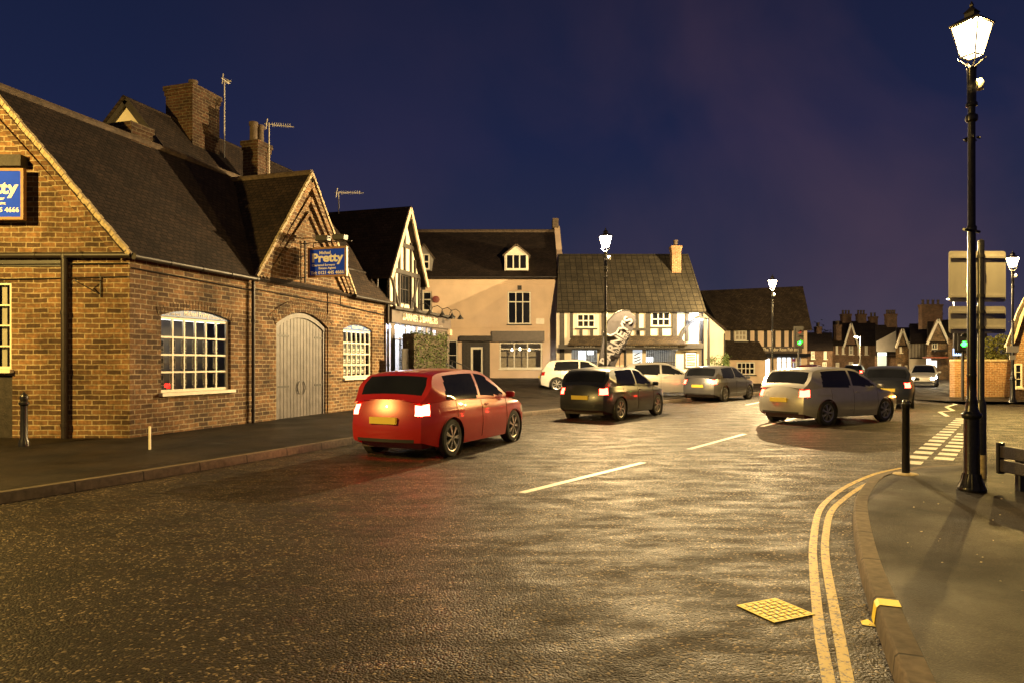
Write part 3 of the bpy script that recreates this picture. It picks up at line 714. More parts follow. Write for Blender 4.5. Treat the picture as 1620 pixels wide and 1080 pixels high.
tb((.25, 4.8), (.95, 3.5), .08, -.005); tb((2.5, 4.8), (1.9, 3.5), .08, -.005)
for k in range(7): m.bar((-3.0+k*.45, .97, 3.6), (-3.0+k*.45, .97, 4.75), .13, .06)
m.build('timber_frame', TIMBER, bs)
m = MB()
for sx in (-1, 1): m.bar((xm, -.28, AZ-.05), (xm+sx*1.52, -.28, GZ-.35), .16, .06)
m.build('bargeboard', BARGE, bs)
window(bs, 1.0, 1.85, 3.75, 4.85, 3, 2, y=.02, sill=False, fm=TIMBER)
m = MB()
for sx in (-1, 1):
    m.slab([(xm+sx*1.55, -.3, GZ-.3), (xm+sx*1.55, 4.4, GZ-.3), (xm, 4.4, AZ+.03), (xm, -.3, AZ+.03)], .09)
m.slab([(-6.2, .75, 4.75), (.3, .75, 4.75), (.9, 3.5, 7.25), (-5.6, 3.5, 7.25)], .1); m.slab([(-6.2, 6.2, 4.75), (1.2, 6.2, 4.75), (.9, 3.5, 7.25), (-5.6, 3.5, 7.25)], .1)
m.build('roof', TILE, bs)
gutter(bs, (-5.4, .70, 4.72), (.1, .70, 4.72)); downpipe(bs, .02, .35, 3.4, 4.6); downpipe(bs, 2.72, -.1, 3.6, 4.4)
ch = chimney(bs, -3.15, 2.9, 6.2, pz(262, 24)+.0, .62, .55, 2, mat=STACK, ph=.62)
aerial(bs, -3.0, 2.55, 7.0, pz(217, 23), L=.75, ang=-1.35+.3); aerial(bs, xm-.2, 2.6, 7.2, pz(311, 26.4), L=.95, ang=-1.35)
# shopfront, 150 mm proud
m = MB(); L = 5.32; yf = -.17
wall(m, 0, L, 0, 3.0, [(.35, 3.55, .95, 2.98), (3.62, 3.95, .7, 2.9), (4.2, 5.05, .72, 2.9)], y=yf, rev=.1)
m.face([(L, yf, 0), (L, 3.4, 0), (L, 3.4, 3.0), (L, yf, 3.0)]); m.build('shopfront', SHOPG, bs)
m = MB(); m.box(-.02, L+.03, yf-.07, yf+.25, 3.0, 3.46); fs = m.build('fascia', SHOPG, bs, bevel=.01)
m = MB(); m.box(-.04, L+.12, yf-.22, yf+.3, 3.462, 3.56); m.build('cornice', TIMBER, fs)
m = MB(); m.box(L-.15, L+.08, yf-.1, yf+.0, 2.75, 3.0); m.build('corbel', BARGE, fs)
text("BARNEY'S BARBERS", .33, fs, T(2.35, yf-.075, 3.24) @ FRONT, bold=.006, width=3.1, mat=plain('cream_lettering', (.75, .66, .48), .5))
text("OF ALVECHURCH" if False else "...", .14, fs, T(4.25, yf-.075, 3.12) @ FRONT, width=.3)
m = MB()
for k in range(7): m.box(.35+3.2*k/7-.025, .35+3.2*k/7+.025, yf+.02, yf+.07, .95, 2.98)
m.box(.35, 3.55, yf+.02, yf+.06, 2.42, 2.47); o = m.build('window', BARGE, bs); o['label'] = 'lit shop window with slim vertical mullions'
m = MB(); m.pane(.35, 3.55, yf+.04, yf+.045, .95, 2.98); m.build('pane', GLASS, o)
m = MB(); m.box(3.64, 3.93, yf+.03, yf+.06, .7, 2.9); m.build('lit_side_pane', emit('cool_lit_pane', (.62, .70, 1), 1.6), bs)
m = MB(); m.box(4.22, 5.03, yf+.04, yf+.09, .72, 2.9); d = m.build('door', SHOPG, bs)
m = MB(); m.box(4.35, 4.9, yf+.03, yf+.038, 1.5, 2.7); m.build('pane', GLASSD, d)
m = MB(); m.box(0, 4.1, 2.5, 2.55, .1, 3.0); m.box(0, 4.1, -.05, 2.5, 2.98, 2.99); m.box(4.1, 4.12, 0, 2.5, .1, 3); m.box(-.0, .02, 0, 2.5, .1, 3); m.build('shop_interior', WHITEW, bs)
m = MB()
for k in range(4): m.box(.5+k*.9, .9+k*.9, .3, 2.2, 2.93, 2.96)
m.build('ceiling_light', emit('shop_tube_lit', (.62, .70, 1), 22), bs)
m = MB(); m.box(.42, .78, yf-.02, yf+.01, 2.55, 2.92); m.build('lit_window_sign', emit('lit_sign_blue_white', (.75, .8, 1), 9), bs)
# swan neck lamps above fascia
for k, x in enumerate((.9, 2.1, 3.3, 4.3, 5.2)):
    m = MB(); m.tube([(x, yf-.05, 3.58), (x, yf-.12, 3.78), (x+.0, yf-.35, 3.84), (x, yf-.52, 3.72), (x, yf-.55, 3.6)], .014, 6)
    m.lathe([(.03, 3.60), (.05, 3.55), (.13, 3.44), (.135, 3.42)], (x, yf-.55), 12); m.build('swan_neck_lamp', IRON, bs)
# steps and hand rail
m = MB()
for k in range(4): m.box(3.6-.0, 5.4, -.55-.28*(3-k), -.17-.0, .12+k*.15 if k else 0, .12+(k+1)*.15)
st = m.build('steps', MORT, bs)
for x in (3.7, 5.2):
    t = thing('handrail', 'thin curved metal handrail %s of the barber shop steps' % ('on the left' if x < 4 else 'on the right'), 'handrail', F1(10.75+x, -.0, 0), A1, 'handrails at the shop steps')
    m = MB(); m.tube([(0, -.2, 1.75), (0, -.9, 1.5), (0, -1.45, 1.15), (0, -1.55, 1.0), (0, -1.5, .85)], .022, 8); m.build('rail', ALLOY if x < 4 else IRON, t)
    for yy in (-.35, -1.45):
        m = MB(); m.tube([(0, yy, .1), (0, yy, 1.14 if yy < -1 else 1.7)], .018, 6); m.build('post', IRON, t)
def leaves(mb, n, sampler, s0, s1):
    for _ in range(n):
        p = sampler(); a = random.random()*6.28; b = random.uniform(-1, 1); s = random.uniform(s0, s1)
        d1 = Vector((math.cos(a), math.sin(a), b)).normalized()*s; d2 = Vector((-math.sin(a), math.cos(a), random.uniform(-1, 1))).normalized()*s*.6
        mb.face([p-d1, p-d2, p+d1, p+d2])
t = thing('box_hedge', 'tall clipped green hedge in front of the lit barber shop window', 'hedge', F1(12.35, -.75, 0), A1)
m = MB(); leaves(m, 9000, lambda: Vector((random.uniform(-1.5, 1.55), random.choice((-.28, .28)) + random.gauss(0, .035) if random.random() < .75 else random.uniform(-.28, .28), random.uniform(.3, 2.72)+random.gauss(0, .03))), .025, .05); m.build('foliage', TREEG, t, merge=False)
m = MB(); m.box(-1.4, 1.45, -.22, .22, .25, 2.62); m.build('inner_twigs', BARK, t)
m = MB(); m.box(-1.5, 1.55, -.3, .3, .1, .34); m.build('planter', TIMBER, t)
t = thing('side_fence', 'dark timber fence panel beside the drainpipe left of the hedge', 'fence', F1(10.8, -.75, 0), A1)
m = MB()
for k in range(5): m.box(-.35+k*.1, -.26+k*.1, -.02, .02, .12, 2.1)
m.build('boards', TIMBER, t)

# ------------------------------------------------------------------ cream house in the middle
Y = 40.0; X0 = px(640, Y); c_ = lambda x, y: (px(x, Y)-X0, pz(y, Y))
ch_ = thing('cream_house', 'cream rendered two storey house with two dormers and a grey shop fascia', 'house', (X0, Y, 0), 0)
XR = px(886, Y)-X0; EZc = pz(439, Y); m = MB()
W1 = [(px(803, Y)-X0, px(840, Y)-X0, pz(513, Y), pz(461, Y)), (px(656, Y)-X0, px(683, Y)-X0, pz(492, Y), pz(461, Y)), (px(790, Y)-X0, px(858, Y)-X0, pz(583, Y), pz(541, Y)), (px(741, Y)-X0, px(767, Y)-X0, .74, pz(540, Y)), (px(706, Y)-X0, px(724, Y)-X0, pz(585, Y), pz(538, Y))]
wall(m, -3, XR, 0, EZc, W1); m.face([(XR, 0, 0), (XR, 7, 0), (XR, 7, EZc), (XR, 0, EZc)]); m.box(-3, XR-.3, -.04, -.001, pz(519, Y), pz(516.5, Y))
m.box(-3, XR-.3, -.05, -.001, pz(450, Y), pz(448, Y)); m.build('wall', CREAM, ch_)
RZc = pz(366, 43.4)
m = MB(); m.slab([(-3, -.3, EZc-.05), (XR-.1, -.3, EZc-.05), (XR-.1, 3.5, RZc), (-3, 3.5, RZc)], .12); m.slab([(-3, 7.3, EZc-.05), (XR-.1, 7.3, EZc-.05), (XR-.1, 3.5, RZc), (-3, 3.5, RZc)], .12); m.build('roof', TILE, ch_)
m = MB(); m.tube([(-3, 3.5, RZc+.02), (XR-.1, 3.5, RZc+.02)], .12, 8); m.build('ridge_tiles', RIDGE, ch_)
m = MB(); M90 = Matrix.Rotation(R(90), 4, 'Z')
mm = MB(T(XR, 0, 0) @ M90); mm.prism([(-.35, EZc-1.0), (7.3, EZc-1.0), (7.3, EZc), (3.5, RZc+.35), (-.35, EZc+.15)], -.22, .12); mm.build('parapet', CREAM, ch_)
m.box(XR-.25, XR+.12, 3.0, 4.0, RZc+.2, RZc+.75); m.build('parapet_top', RIDGE, ch_)
gutter(ch_, (-3, -.38, EZc-.03), (XR-.1, -.38, EZc-.03)); downpipe(ch_, XR-.12, -.12, .75, EZc-.1)
def w3(i, cols, rows, **k): a, b, c, d = W1[i]; return window(ch_, a+.01, b-.01, c+.01, d-.01, cols, rows, **k)
w3(0, 3, 2, vr=[.7], bw=.06, fw=.07, sillm=TIMBER); w3(1, 2, 2, vr=[.6], bw=.06, fw=.07); w3(2, 3, 2, vr=[.78], bw=.07, fw=.08, gm=GLASS); w3(4, 1, 2, fw=.07)
a, b, c, d = W1[3]; m = MB(); m.box(a+.14, b-.1, .06, .12, c, d-.32); dr = m.build('door', WFRAME, ch_); m = MB(); m.box(a+.27, b-.22, .05, .058, c+.35, d-.45); m.build('pane', GLASSD, dr)
m = MB(); m.box(a-.02, a+.14, -.05, .12, c, d); m.box(b-.1, b+.02, -.05, .12, c, d); m.box(a+.14, b-.1, .0, .12, d-.3, d); m.box(a-.35, a-.02, -.1, -.0, c, d); m.box(b+.02, b+.3, -.1, -.0, c, d); m.build('door_surround', TIMBER, ch_)
m = MB(); m.box(a-.5, b+.45, -.35, 0, d+.02, d+.32); m.build('door_canopy', TIMBER, ch_)
m = MB(); m.box(px(778, Y)-X0, px(861, Y)-X0, -.3, -.002, pz(540, Y), pz(524, Y)); m.build('shop_fascia', SHOPG, ch_)
m = MB(); a, b, c, d = W1[2]; m.box(a-.3, b+.3, 2.5, 2.6, .7, 3); m.box(a-.3, b+.3, .2, 2.5, 3, 3.05); m.build('shop_interior', BARGE, ch_)
for xx, yy in ((810, 552), (823, 551), (838, 552)):
    m = MB(); m.lathe([(0, -.1), (.07, -.05), (.07, .05), (0, .1)], (0, 0), 8); m.bm.transform(T(px(xx, Y)-X0, 1.2, pz(yy, Y))); m.build('pendant_light', emit('pendant_lit_%d' % xx, (1, .85, .6), 14), ch_)
m = MB(); m.box(px(848, Y)-X0, px(861, Y)-X0, -.04, -.001, pz(513, Y), pz(504, Y)); m.build('street_name_plate', WFRAME, ch_)
m = MB(); m.lathe([(0, -.02), (.19, -.0), (.21, .12), (0, .12)], (0, 0), 16); m.bm.transform(T(px(690, Y)-X0, -.16, pz(474, Y)) @ Matrix.Rotation(R(-90), 4, 'X')); m.build('alarm_box', plain('alarm_red', (.22, .06, .05), .4), ch_)
for x in (662+8, 828-6):
    m = MB(); m.box(px(x, Y)-X0-.12, px(x, Y)-X0+.12, -.06, -.001, pz(459, Y), pz(452, Y)); m.build('air_brick', TIMBER, ch_)
for (xa, xb) in ((798, 836), (660, 682)):
    Yd = 39.9; a = px(xa, Yd)-X0; b = px(xb, Yd)-X0; zb = pz(428, Yd); zt_ = pz(402, Yd); zp = pz(386, Yd); cx = (a+b)/2
    m = MB(); m.prism([(a, zb), (b, zb), (b, zt_), (cx, zp-.12), (a, zt_)], -.15, -.05); m.box(a, a+.08, -.05, 2.2, zb, zt_); m.box(b-.08, b, -.05, 2.2, zb, zt_); dm = m.build('dormer', WFRAME if xa > 700 else GREYW, ch_)
    m = MB(); m.slab([(a-.12, -.3, zt_-.1), (a-.12, 2.6, zt_-.1), (cx, 2.6, zp), (cx, -.3, zp)], .07); m.slab([(b+.12, -.3, zt_-.1), (b+.12, 2.6, zt_-.1), (cx, 2.6, zp), (cx, -.3, zp)], .07); m.build('dormer_roof', RIDGE, dm)
    window(ch_, a+.08, b-.08, zb+.04, zt_-.02, 3 if xa > 700 else 2, 1 if xa > 700 else 2, y=-.21, bw=.07, fw=.07, sill=False)

# ------------------------------------------------------------------ timber-framed furniture shop (next right)
Y = 37.0; X0 = px(880, Y); fx = lambda x: px(x, Y)-X0; fz = lambda y: pz(y, Y)
kf = thing('timber_framed_shop', 'white timber framed shop with wide tiled roof, tiled canopy and barred shop windows', 'shop building', (X0, Y, 0), 0)
XR = fx(1110); EZk = fz(491)
KW = [(fx(912), fx(942), fz(519), fz(496)), (fx(1030), fx(1061), fz(517), fz(493)), (fx(904), fx(945), fz(590), fz(552)), (fx(1022), fx(1069), fz(590), fz(552)), (fx(970), fx(991), .3, fz(553)), (fx(1001), fx(1016), .35, fz(553))]
m = MB(); wall(m, 0, XR, 0, EZk, KW, rev=.12); m.face([(XR, 0, 0), (XR, 8, 0), (XR, 8, EZk), (XR, 0, EZk)]); m.build('wall', WHITEW, kf)
RZk = pz(402, 40.2); m = MB(); m.slab([(-.0, -.35, EZk-.05), (XR+.15, -.35, EZk-.05), (XR+.1, 3.2, RZk), (.35, 3.2, RZk)], .12); m.slab([(0, 6.7, EZk), (XR+.15, 6.7, EZk), (XR+.1, 3.2, RZk), (.35, 3.2, RZk)], .12); m.build('roof', TILEG, kf)
m = MB(T(XR, 0, 0) @ M90); m.prism([(0, EZk), (6.4, EZk), (3.2, RZk-.1)], -.1, .1); m.build('gable_end', WHITEW, kf)
chimney(kf, fx(1090)-.2, 2.2, 6.6, pz(392, 39)+.1, .52, .5, 1, mat=BRICKY)
m = MB(); k_ = lambda x, y: (fx(x), -.03, fz(y)); bb = lambda xa, ya, xb, yb, wx=.2, yy=0: m.bar((fx(xa), -.03+yy, fz(ya)), (fx(xb), -.03+yy, fz(yb)), wx, .08)
for x, y0, y1 in ((889, 492, 608), (904, 492, 535), (954, 492, 535), (993, 492, 535), (1008, 492, 530), (1025, 492, 535), (1067, 492, 535), (1087, 492, 540), (1108, 492, 540), (919, 521, 535), (936, 521, 535), (1045, 519, 532), (1010, 521, 531)):
    bb(x, y0, x, y1, .17 if x not in (1025, 1067, 889) else .26)
bb(880, 492, 1110, 492, .14, -.006); bb(993, 521, 1025, 521, .14, -.005)
pts = [(963, 525), (966, 512), (973, 501), (984, 494)]
for a, b in zip(pts, pts[1:]): bb(*a, *b, .24, -.008)
pts = [(1075, 536), (1082, 522), (1092, 511), (1106, 502)]
for a, b in zip(pts, pts[1:]): bb(*a, *b, .2, -.008)
for i in (0, 1): a, b, c, d = KW[i]; m.box(a-.1, b+.1, -.06, -.001, c-.08, c-.005)
m.build('timber_frame', TIMBER, kf)
for i in (0, 1): a, b, c, d = KW[i]; window(kf, a+.01, b-.01, c+.01, d-.01, 3, 2, y=.0, bw=.06, fw=.08, sill=False)
m = MB(); m.slab([(fx(896), -1.0, fz(545)), (fx(1080), -1.0, fz(545)), (fx(1073), -.04, fz(531)), (fx(905), -.04, fz(531))], .1); m.build('canopy_roof', TILEW, kf)
m = MB(); m.box(fx(882), fx(1078), -.82, -.60, fz(552), fz(545.5)); m.box(fx(1078)+.01, fx(1111), -.35, -.05, fz(551), fz(543)); kfs = m.build('fascia', TIMBER, kf)
m = MB()
for k in range(46): x = fx(1000)+k*.085*2; 
for k in range(34):
    x = fx(884)+k*.2
    if x < fx(1076): m.box(x, x+.07, -.86, -.821, fz(552), fz(550.6))
m.box(fx(884), fx(1076), -.824, -.8201, fz(552), fz(551.7)); m.build('dentil_course', TIMBER, kfs)
text('Tel: 0121 445 3751', .15, kfs, T(fx(922), -.825, fz(547.8)) @ FRONT, width=fx(938)-fx(906)); text('furniture', .15, kfs, T(fx(990), -.825, fz(547.8)) @ FRONT, width=.7)
text('www.kingfisherfurniture.co.uk', .15, kfs, T(fx(1040), -.825, fz(547.8)) @ FRONT, width=fx(1067)-fx(1014))
SHOPL = emit('shop_ceiling_lit', (.9, .95, 1), 22)
for i in (2, 3):
    a, b, c, d = KW[i]; m = MB(); n = 16
    for k in range(n+1): x = a+(b-a)*k/n; m.box(x-.014, x+.014, .03, .06, c, d)
    for k in (0, .45, 1): m.box(a, b, .0, .03, c+(d-c)*k-.03, c+(d-c)*k+.03)
    o = m.build('window', TIMBER, kf); m = MB(); m.pane(a, b, .08, .085, c, d); m.build('pane', GLASS, o)
m = MB(); m.box(.5, 7.2, 2.6, 2.7, .3, 3); m.box(.5, 7.2, .13, 2.6, 2.75, 2.8); m.build('shop_interior', CURT, kf)
m = MB()
for x in (fx(920), fx(936), fx(1035), fx(1055)): m.box(x-.3, x+.3, .9, 1.4, 2.66, 2.69)
m.build('ceiling_light', SHOPL, kf)
m = MB(); m.box(fx(919), fx(931), 1.2, 1.25, fz(572), fz(554)); m.box(fx(934), fx(943), 1.2, 1.25, fz(560), fz(554)); m.box(fx(1028), fx(1039), 1.0, 1.05, fz(573), fz(564)); m.build('lit_display', emit('lit_display', (.95, .97, 1), 3), kf)
a, b, c, d = KW[4]; m = MB(); m.box(a+.02, b-.02, .05, .09, c, d); dd = m.build('door', TIMBER, kf)
m = MB(); m.box(a+.14, (a+b)/2-.02, .035, .045, c+.7, d-.15); m.box((a+b)/2+.02, b-.14, .035, .045, c+.7, d-.15); m.build('pane', plain('curtained_pane', (.5, .38, .28), .4), dd)
a, b, c, d = KW[5]; m = MB(); m.box(a, b, .03, .06, c, d); pd = m.build('display_door', emit('display_door_lit', (.55, .62, .68), .9), kf)
m = MB()
for k in range(9): z = c+.3+k*.17; m.bar((a+.04+random.random()*.1, .025, z), (b-.05-random.random()*.1, .025, z+random.uniform(.02, .2)), .05, .01)
m.build('display_pattern', TIMBER, pd)
m = MB(); m.box(fx(1083), fx(1102), -.06, -.001, fz(582), fz(556)); nb = m.build('notice_board', TIMBER, kf)
m = MB(); m.box(fx(1084.5), fx(1100.5), -.07, -.062, fz(580.5), fz(557.5)); m.build('poster', CARD, nb)
m = MB()
for k in range(5): m.bar((fx(1086), -.075, fz(561+k*4)), (fx(1099), -.075, fz(560+k*4+random.random()*2)), .08, .004)
m.build('poster_print', PHOTO, nb)
m = MB(); lx = [(fx(1092), fz(540)), (fx(1107), fz(540)), (fx(1107), fz(505)), (fx(1098), fz(516))]; m.prism(lx, -.012, -.003); m.build('floodlit_panel', WFRAME, kf)
downpipe(kf, XR+.05, -.1, .1, EZk-.1)
# lean-to side
t = thing('side_extension', 'narrow white rendered extension with sloping roof between the two old shops', 'extension', (px(1113, 42), 42, 0), 0)
xr = px(1146, 42)-px(1113, 42); m = MB(); m.face([(0, 0, 0), (xr, 0, 0), (xr, 0, pz(522, 42)), (0, 0, pz(492, 42))]); m.build('wall', WHITEW, t)
m = MB(); m.slab([(0, -.15, pz(491, 42)), (xr+.1, -.15, pz(522, 42)), (xr+.1, 6, pz(522, 42)), (0, 6, pz(491, 42))], .1); m.build('roof', TILE, t)
m = MB(); m.tube([(xr-.02, -.1, 0), (xr-.02, -.1, 3.4)], .04, 6); m.build('downpipe', PIPE, t)

# ------------------------------------------------------------------ fish bar
Y = 52.0; X0 = px(1112, Y); fx = lambda x: px(x, Y)-X0; fz = lambda y: pz(y, Y)
tr = thing('fish_bar', 'old timbered fish bar with big mossy roof and bright lit shop window', 'shop building', (X0, Y, 0), 0)
XR = fx(1277); TW = [(fx(1162), fx(1182), fz(539), fz(522)), (fx(1229), fx(1268), fz(593), fz(565)), (fx(1202), fx(1219), .05, fz(567))]
m = MB(); wall(m, fx(1143), XR, 0, fz(520), TW); m.face([(XR, 0, 0), (XR, 6, 0), (XR, 6, 4.2), (XR, 0, 4.2)]); m.build('wall', CREAM, tr)
m = MB(); m.slab([(fx(1138), -.4, fz(521)), (XR+.2, -.4, fz(521)), (px(1270, 55.5)-X0, 3.5, pz(453, 55.5)), (px(1108, 55.5)-X0, 3.5, pz(460, 55.5))], .15)
m.slab([(fx(1108), 7.4, fz(521)), (XR+.2, 7.4, fz(521)), (px(1270, 55.5)-X0, 3.5, pz(453, 55.5)), (px(1108, 55.5)-X0, 3.5, pz(460, 55.5))], .15); m.build('roof', TILEW, tr)
m = MB()
for x in (1158, 1184, 1196, 1211, 1224, 1238, 1250, 1262): m.box(fx(x)-.12, fx(x)+.12, -.06, -.001, fz(548), fz(521))
m.box(fx(1143), XR, -.07, -.062, fz(522), fz(520)); m.build('timber_frame', TIMBER, tr)
window(tr, TW[0][0]+.02, TW[0][1]-.02, TW[0][2]+.02, TW[0][3]-.02, 3, 2, y=0, bw=.07, fw=.1, gm=plain('curtained_glass', (.35, .30, .22), .3))
m = MB(); m.box(fx(1200), fx(1266), -.3, -.062, fz(558), fz(548)); fb = m.build('fascia', SHOPG, tr)
text('The Tudor Rose Fish Bar', .36, fb, T(fx(1233), -.305, fz(552.6)) @ FRONT, width=fx(1262)-fx(1205), bold=.006, mat=MATS['cream_lettering'])
m = MB(); m.box(fx(1200), fx(1276), -.7, -.0, fz(564), fz(559)); m.build('awning', BLACK, tr)
a, b, c, d = TW[1]; LITW = emit('fish_bar_light', (.92, .96, 1), 5)
m = MB(); m.box(a, b, 1.5, 1.55, c, d); m.build('lit_interior', emit('fish_bar_interior', (.85, .9, 1), 2.4), tr)
m = MB()
for k in range(6): x = a+(b-a)*k/5; m.box(x-.04, x+.04, .03, .1, c, d)
m.box(a, b, .04, .09, c+(d-c)*.7, c+(d-c)*.7+.07); o = m.build('window', WFRAME, tr); m = MB(); m.pane(a, b, .05, .055, c, d); m.build('pane', GLASS, o)
m = MB(); m.box(fx(1253), fx(1256), .15, .16, c, d); m.box(fx(1256), fx(1266), .15, .16, c, c+.4); m.box(fx(1256), fx(1266), .15, .16, d-.3, d-.1); m.build('menu_panel', plain('menu_magenta', (.25, .03, .12), .5), tr)
a, b, c, d = TW[2]; m = MB(); m.box(a, b, .06, .08, c, d); o = m.build('lit_doorway', emit('doorway_lit', (.9, .96, 1), 3.5), tr); m = MB(); m.box(a, b, .03, .058, 1.95, 2.0); m.box(a, a+.05, .03, .058, c, d); m.box(b-.05, b, .03, .058, c, d); m.build('door_frame', SHOPG, o)
# projecting single storey bay with skirt roof
xa, xb = fx(1143), fx(1199); m = MB(); wall(m, xa, xb, 0, fz(568), [(fx(1154), fx(1183), fz(592), fz(572))], y=-1.6); m.face([(xb, -1.6, 0), (xb, 0, 0), (xb, 0, fz(568)), (xb, -1.6, fz(568))]); m.build('bay_wall', CREAM, tr)
m = MB(); m.slab([(xa-.1, -1.8, fz(567)), (xb+.1, -1.8, fz(567)), (xb+.1, -.01, fz(540)), (xa-.1, -.01, fz(538))], .1); m.build('bay_roof', TILEW, tr)
window(tr, fx(1154)+.02, fx(1183)-.02, fz(592)+.02, fz(572)-.02, 4, 2, y=-1.6, bw=.07, fw=.09, sillm=TIMBER)

# ------------------------------------------------------------------ distant terrace
def far_house(label, x0, x1, Y, eave, ridge, wm, rm, wins=(), gable=None, chim=(), base=0, extra=None, rd=4.0):
    X0 = px(x0, Y); L = px(x1, Y)-X0; t = thing('terrace_house', label, 'house', (X0, Y, 0), 0)
    ez, rz_ = pz(eave, Y), pz(ridge, Y+rd); ops = [(px(a, Y)-X0, px(b, Y)-X0, pz(d, Y), pz(c, Y)) for a, b, c, d in wins]
    K = ((x0+x1)/2-810)/1080; m = MB(); gz = None
    if gable:
        ga, gb, gy = gable; A, B, Z = px(ga, Y)-X0, px(gb, Y)-X0, pz(gy, Y)
        m.prism([(A, ez+.001), (B, ez+.001), ((A+B)/2, Z)], -.25, .0)
        m.box(A, B, -.25, -.001, 0, ez) if False else None
    wall(m, 0, L, 0, ez, ops); m.face([(L, 0, 0), (L+7*K, 7, 0), (L+7*K, 7, ez), (L, 0, ez)]); m.face([(7*K, 7, 0), (0, 0, 0), (0, 0, ez), (7*K, 7, ez)]); m.build('wall', wm, t)
    m = MB(); m.slab([(0, -.25, ez-.05), (L, -.25, ez-.05), (L+K*rd, rd, rz_), (K*rd, rd, rz_)], .12); m.slab([(2*K*rd, 2*rd, ez-.05), (L+2*K*rd, 2*rd, ez-.05), (L+K*rd, rd, rz_), (K*rd, rd, rz_)], .12)
    if gable:
        C = (A+B)/2
        for s_, E in ((-1, A), (1, B)): m.slab([(E+s_*.25, -.45, ez-.25), (E+s_*.25+K*rd*.9, rd*.9, ez-.25), (C+K*rd*.9, rd*.9, Z+.1), (C, -.45, Z+.1)], .1)
    m.build('roof', rm, t)
    if gable:
        m = MB()
        for s_, E in ((-1, A), (1, B)): m.bar((C, -.5, Z+.0), (E+s_*.25, -.5, ez-.3), .22, .07)
        m.build('bargeboard', WFRAME, t)
    for o_ in ops: window(t, o_[0]+.02, o_[1]-.02, o_[2]+.02, o_[3]-.02, 2, 2, y=.0, bw=.08, fw=.11)
    for (cx, top, wpx, pots) in chim: chimney(t, px(cx, Y+rd)-X0, rd, rz_-1, pz(top, Y+rd), px(cx+wpx, Y+rd)-px(cx, Y+rd), .7, pots, ph=.5)
    return t
far_house('low brick terrace house with plain slate roof, just right of the fish bar', 1270, 1317, 80, 552, 526, BRICKD, TILE, [(1283, 1289, 555, 568), (1303, 1308, 555, 568), (1281, 1287, 572, 586), (1301, 1308, 572, 586)], chim=[(1294, 517, 8, 2), (1325, 514, 8, 2)])
far_house('dark brick house with white edged pointed gable and arched windows', 1316, 1386, 84, 545, 508, BRICKD, TILE, [(1322, 1326, 546, 560), (1332, 1336, 546, 560), (1343, 1350, 545, 561), (1357, 1362, 546, 561), (1368, 1373, 546, 561), (1322, 1328, 573, 586), (1343, 1350, 572, 586), (1357, 1362, 573, 586)], gable=(1335, 1352, 512), chim=[(1338, 497, 14, 3), (1362, 497, 13, 3), (1381, 501, 11, 2)])
t = far_house('house with pale blank side gable and small lit shop under it', 1384, 1420, 78, 562, 514, BRICKD, TILE, [], chim=[(1409, 497, 15, 4)])
m = MB(); Yq = 78; x0_ = px(1384, Yq); m.prism([(0.02, pz(556, Yq)), (px(1418, Yq)-x0_, pz(556, Yq)), (px(1418, Yq)-x0_, pz(522, Yq)), (0.02, pz(540, Yq))], -.30, -.27); m.build('pale_gable_wall', GREYW, t)
m = MB(); m.box(px(1386, Yq)-x0_, px(1400, Yq)-x0_, -.34, -.27+.0, pz(580, Yq), pz(557, Yq)); o = m.build('shop_window', emit('far_shop_lit', (.55, .72, .75), .35), t)
m = MB(); m.box(px(1386, Yq)-x0_, px(1400, Yq)-x0_, -.36, -.341, pz(562, Yq), pz(557, Yq)); m.build('shop_sign', emit('far_sign_lit', (.8, .95, 1), 1.0), t)
far_house('small warm brick house with pointed gable at its left end', 1417, 1440, 74, 546, 518, BRICK, TILE, [(1423, 1427, 545, 558), (1420, 1426, 575, 586), (1431, 1436, 577, 586)], gable=(1417, 1431, 521))
t = far_house('striped black and white timber house front between two brick houses', 1438, 1468, 72, 541, 512, WHITEW, TILE, [])
m = MB(); x0_ = px(1438, 72)
for k in range(12): x = px(1439+k*2.3, 72)-x0_; m.box(x, x+.07, -.05, -.001, pz(565, 72), pz(542, 72))
m.box(.02, px(1467, 72)-x0_, -.06, -.051, pz(567, 72), pz(565, 72)); m.build('timber_frame', TIMBER, t)
t = far_house('warm brick house with tall gable, white upper window and lit shop below', 1466, 1502, 68, 540, 506, BRICK, TILE, [(1474, 1484, 535, 553)], gable=(1466, 1493, 506), chim=[(1472, 482, 32, 4)])
x0_ = px(1466, 68); m = MB(); m.box(px(1457, 68)-x0_, px(1491, 68)-x0_, -1.0, -.26, pz(566, 68), pz(564, 68)); m.build('shop_canopy', plain('red_fascia', (.35, .10, .06), .5), t)
m = MB(); m.box(px(1459, 68)-x0_, px(1465, 68)-x0_, -.8, -.7, pz(590, 68), pz(567, 68)); m.box(px(1469, 68)-x0_, px(1478, 68)-x0_, -.4, -.3, pz(582, 68), pz(570, 68)); m.build('lit_shop_window', emit('far_white_lit', (1, .92, .85), 2.2), t)
m = MB(); m.box(px(1471, 68)-x0_, px(1490, 68)-x0_, -.9, -.3, pz(556, 68), pz(553, 68)); m.build('flower_box', TIMBER, t)
far_house('flat fronted orange lit house behind the road sign', 1500, 1560, 66, 535, 505, BRICK, TILE, [(1512, 1518, 545, 556)], chim=[(1540, 492, 12, 2)])
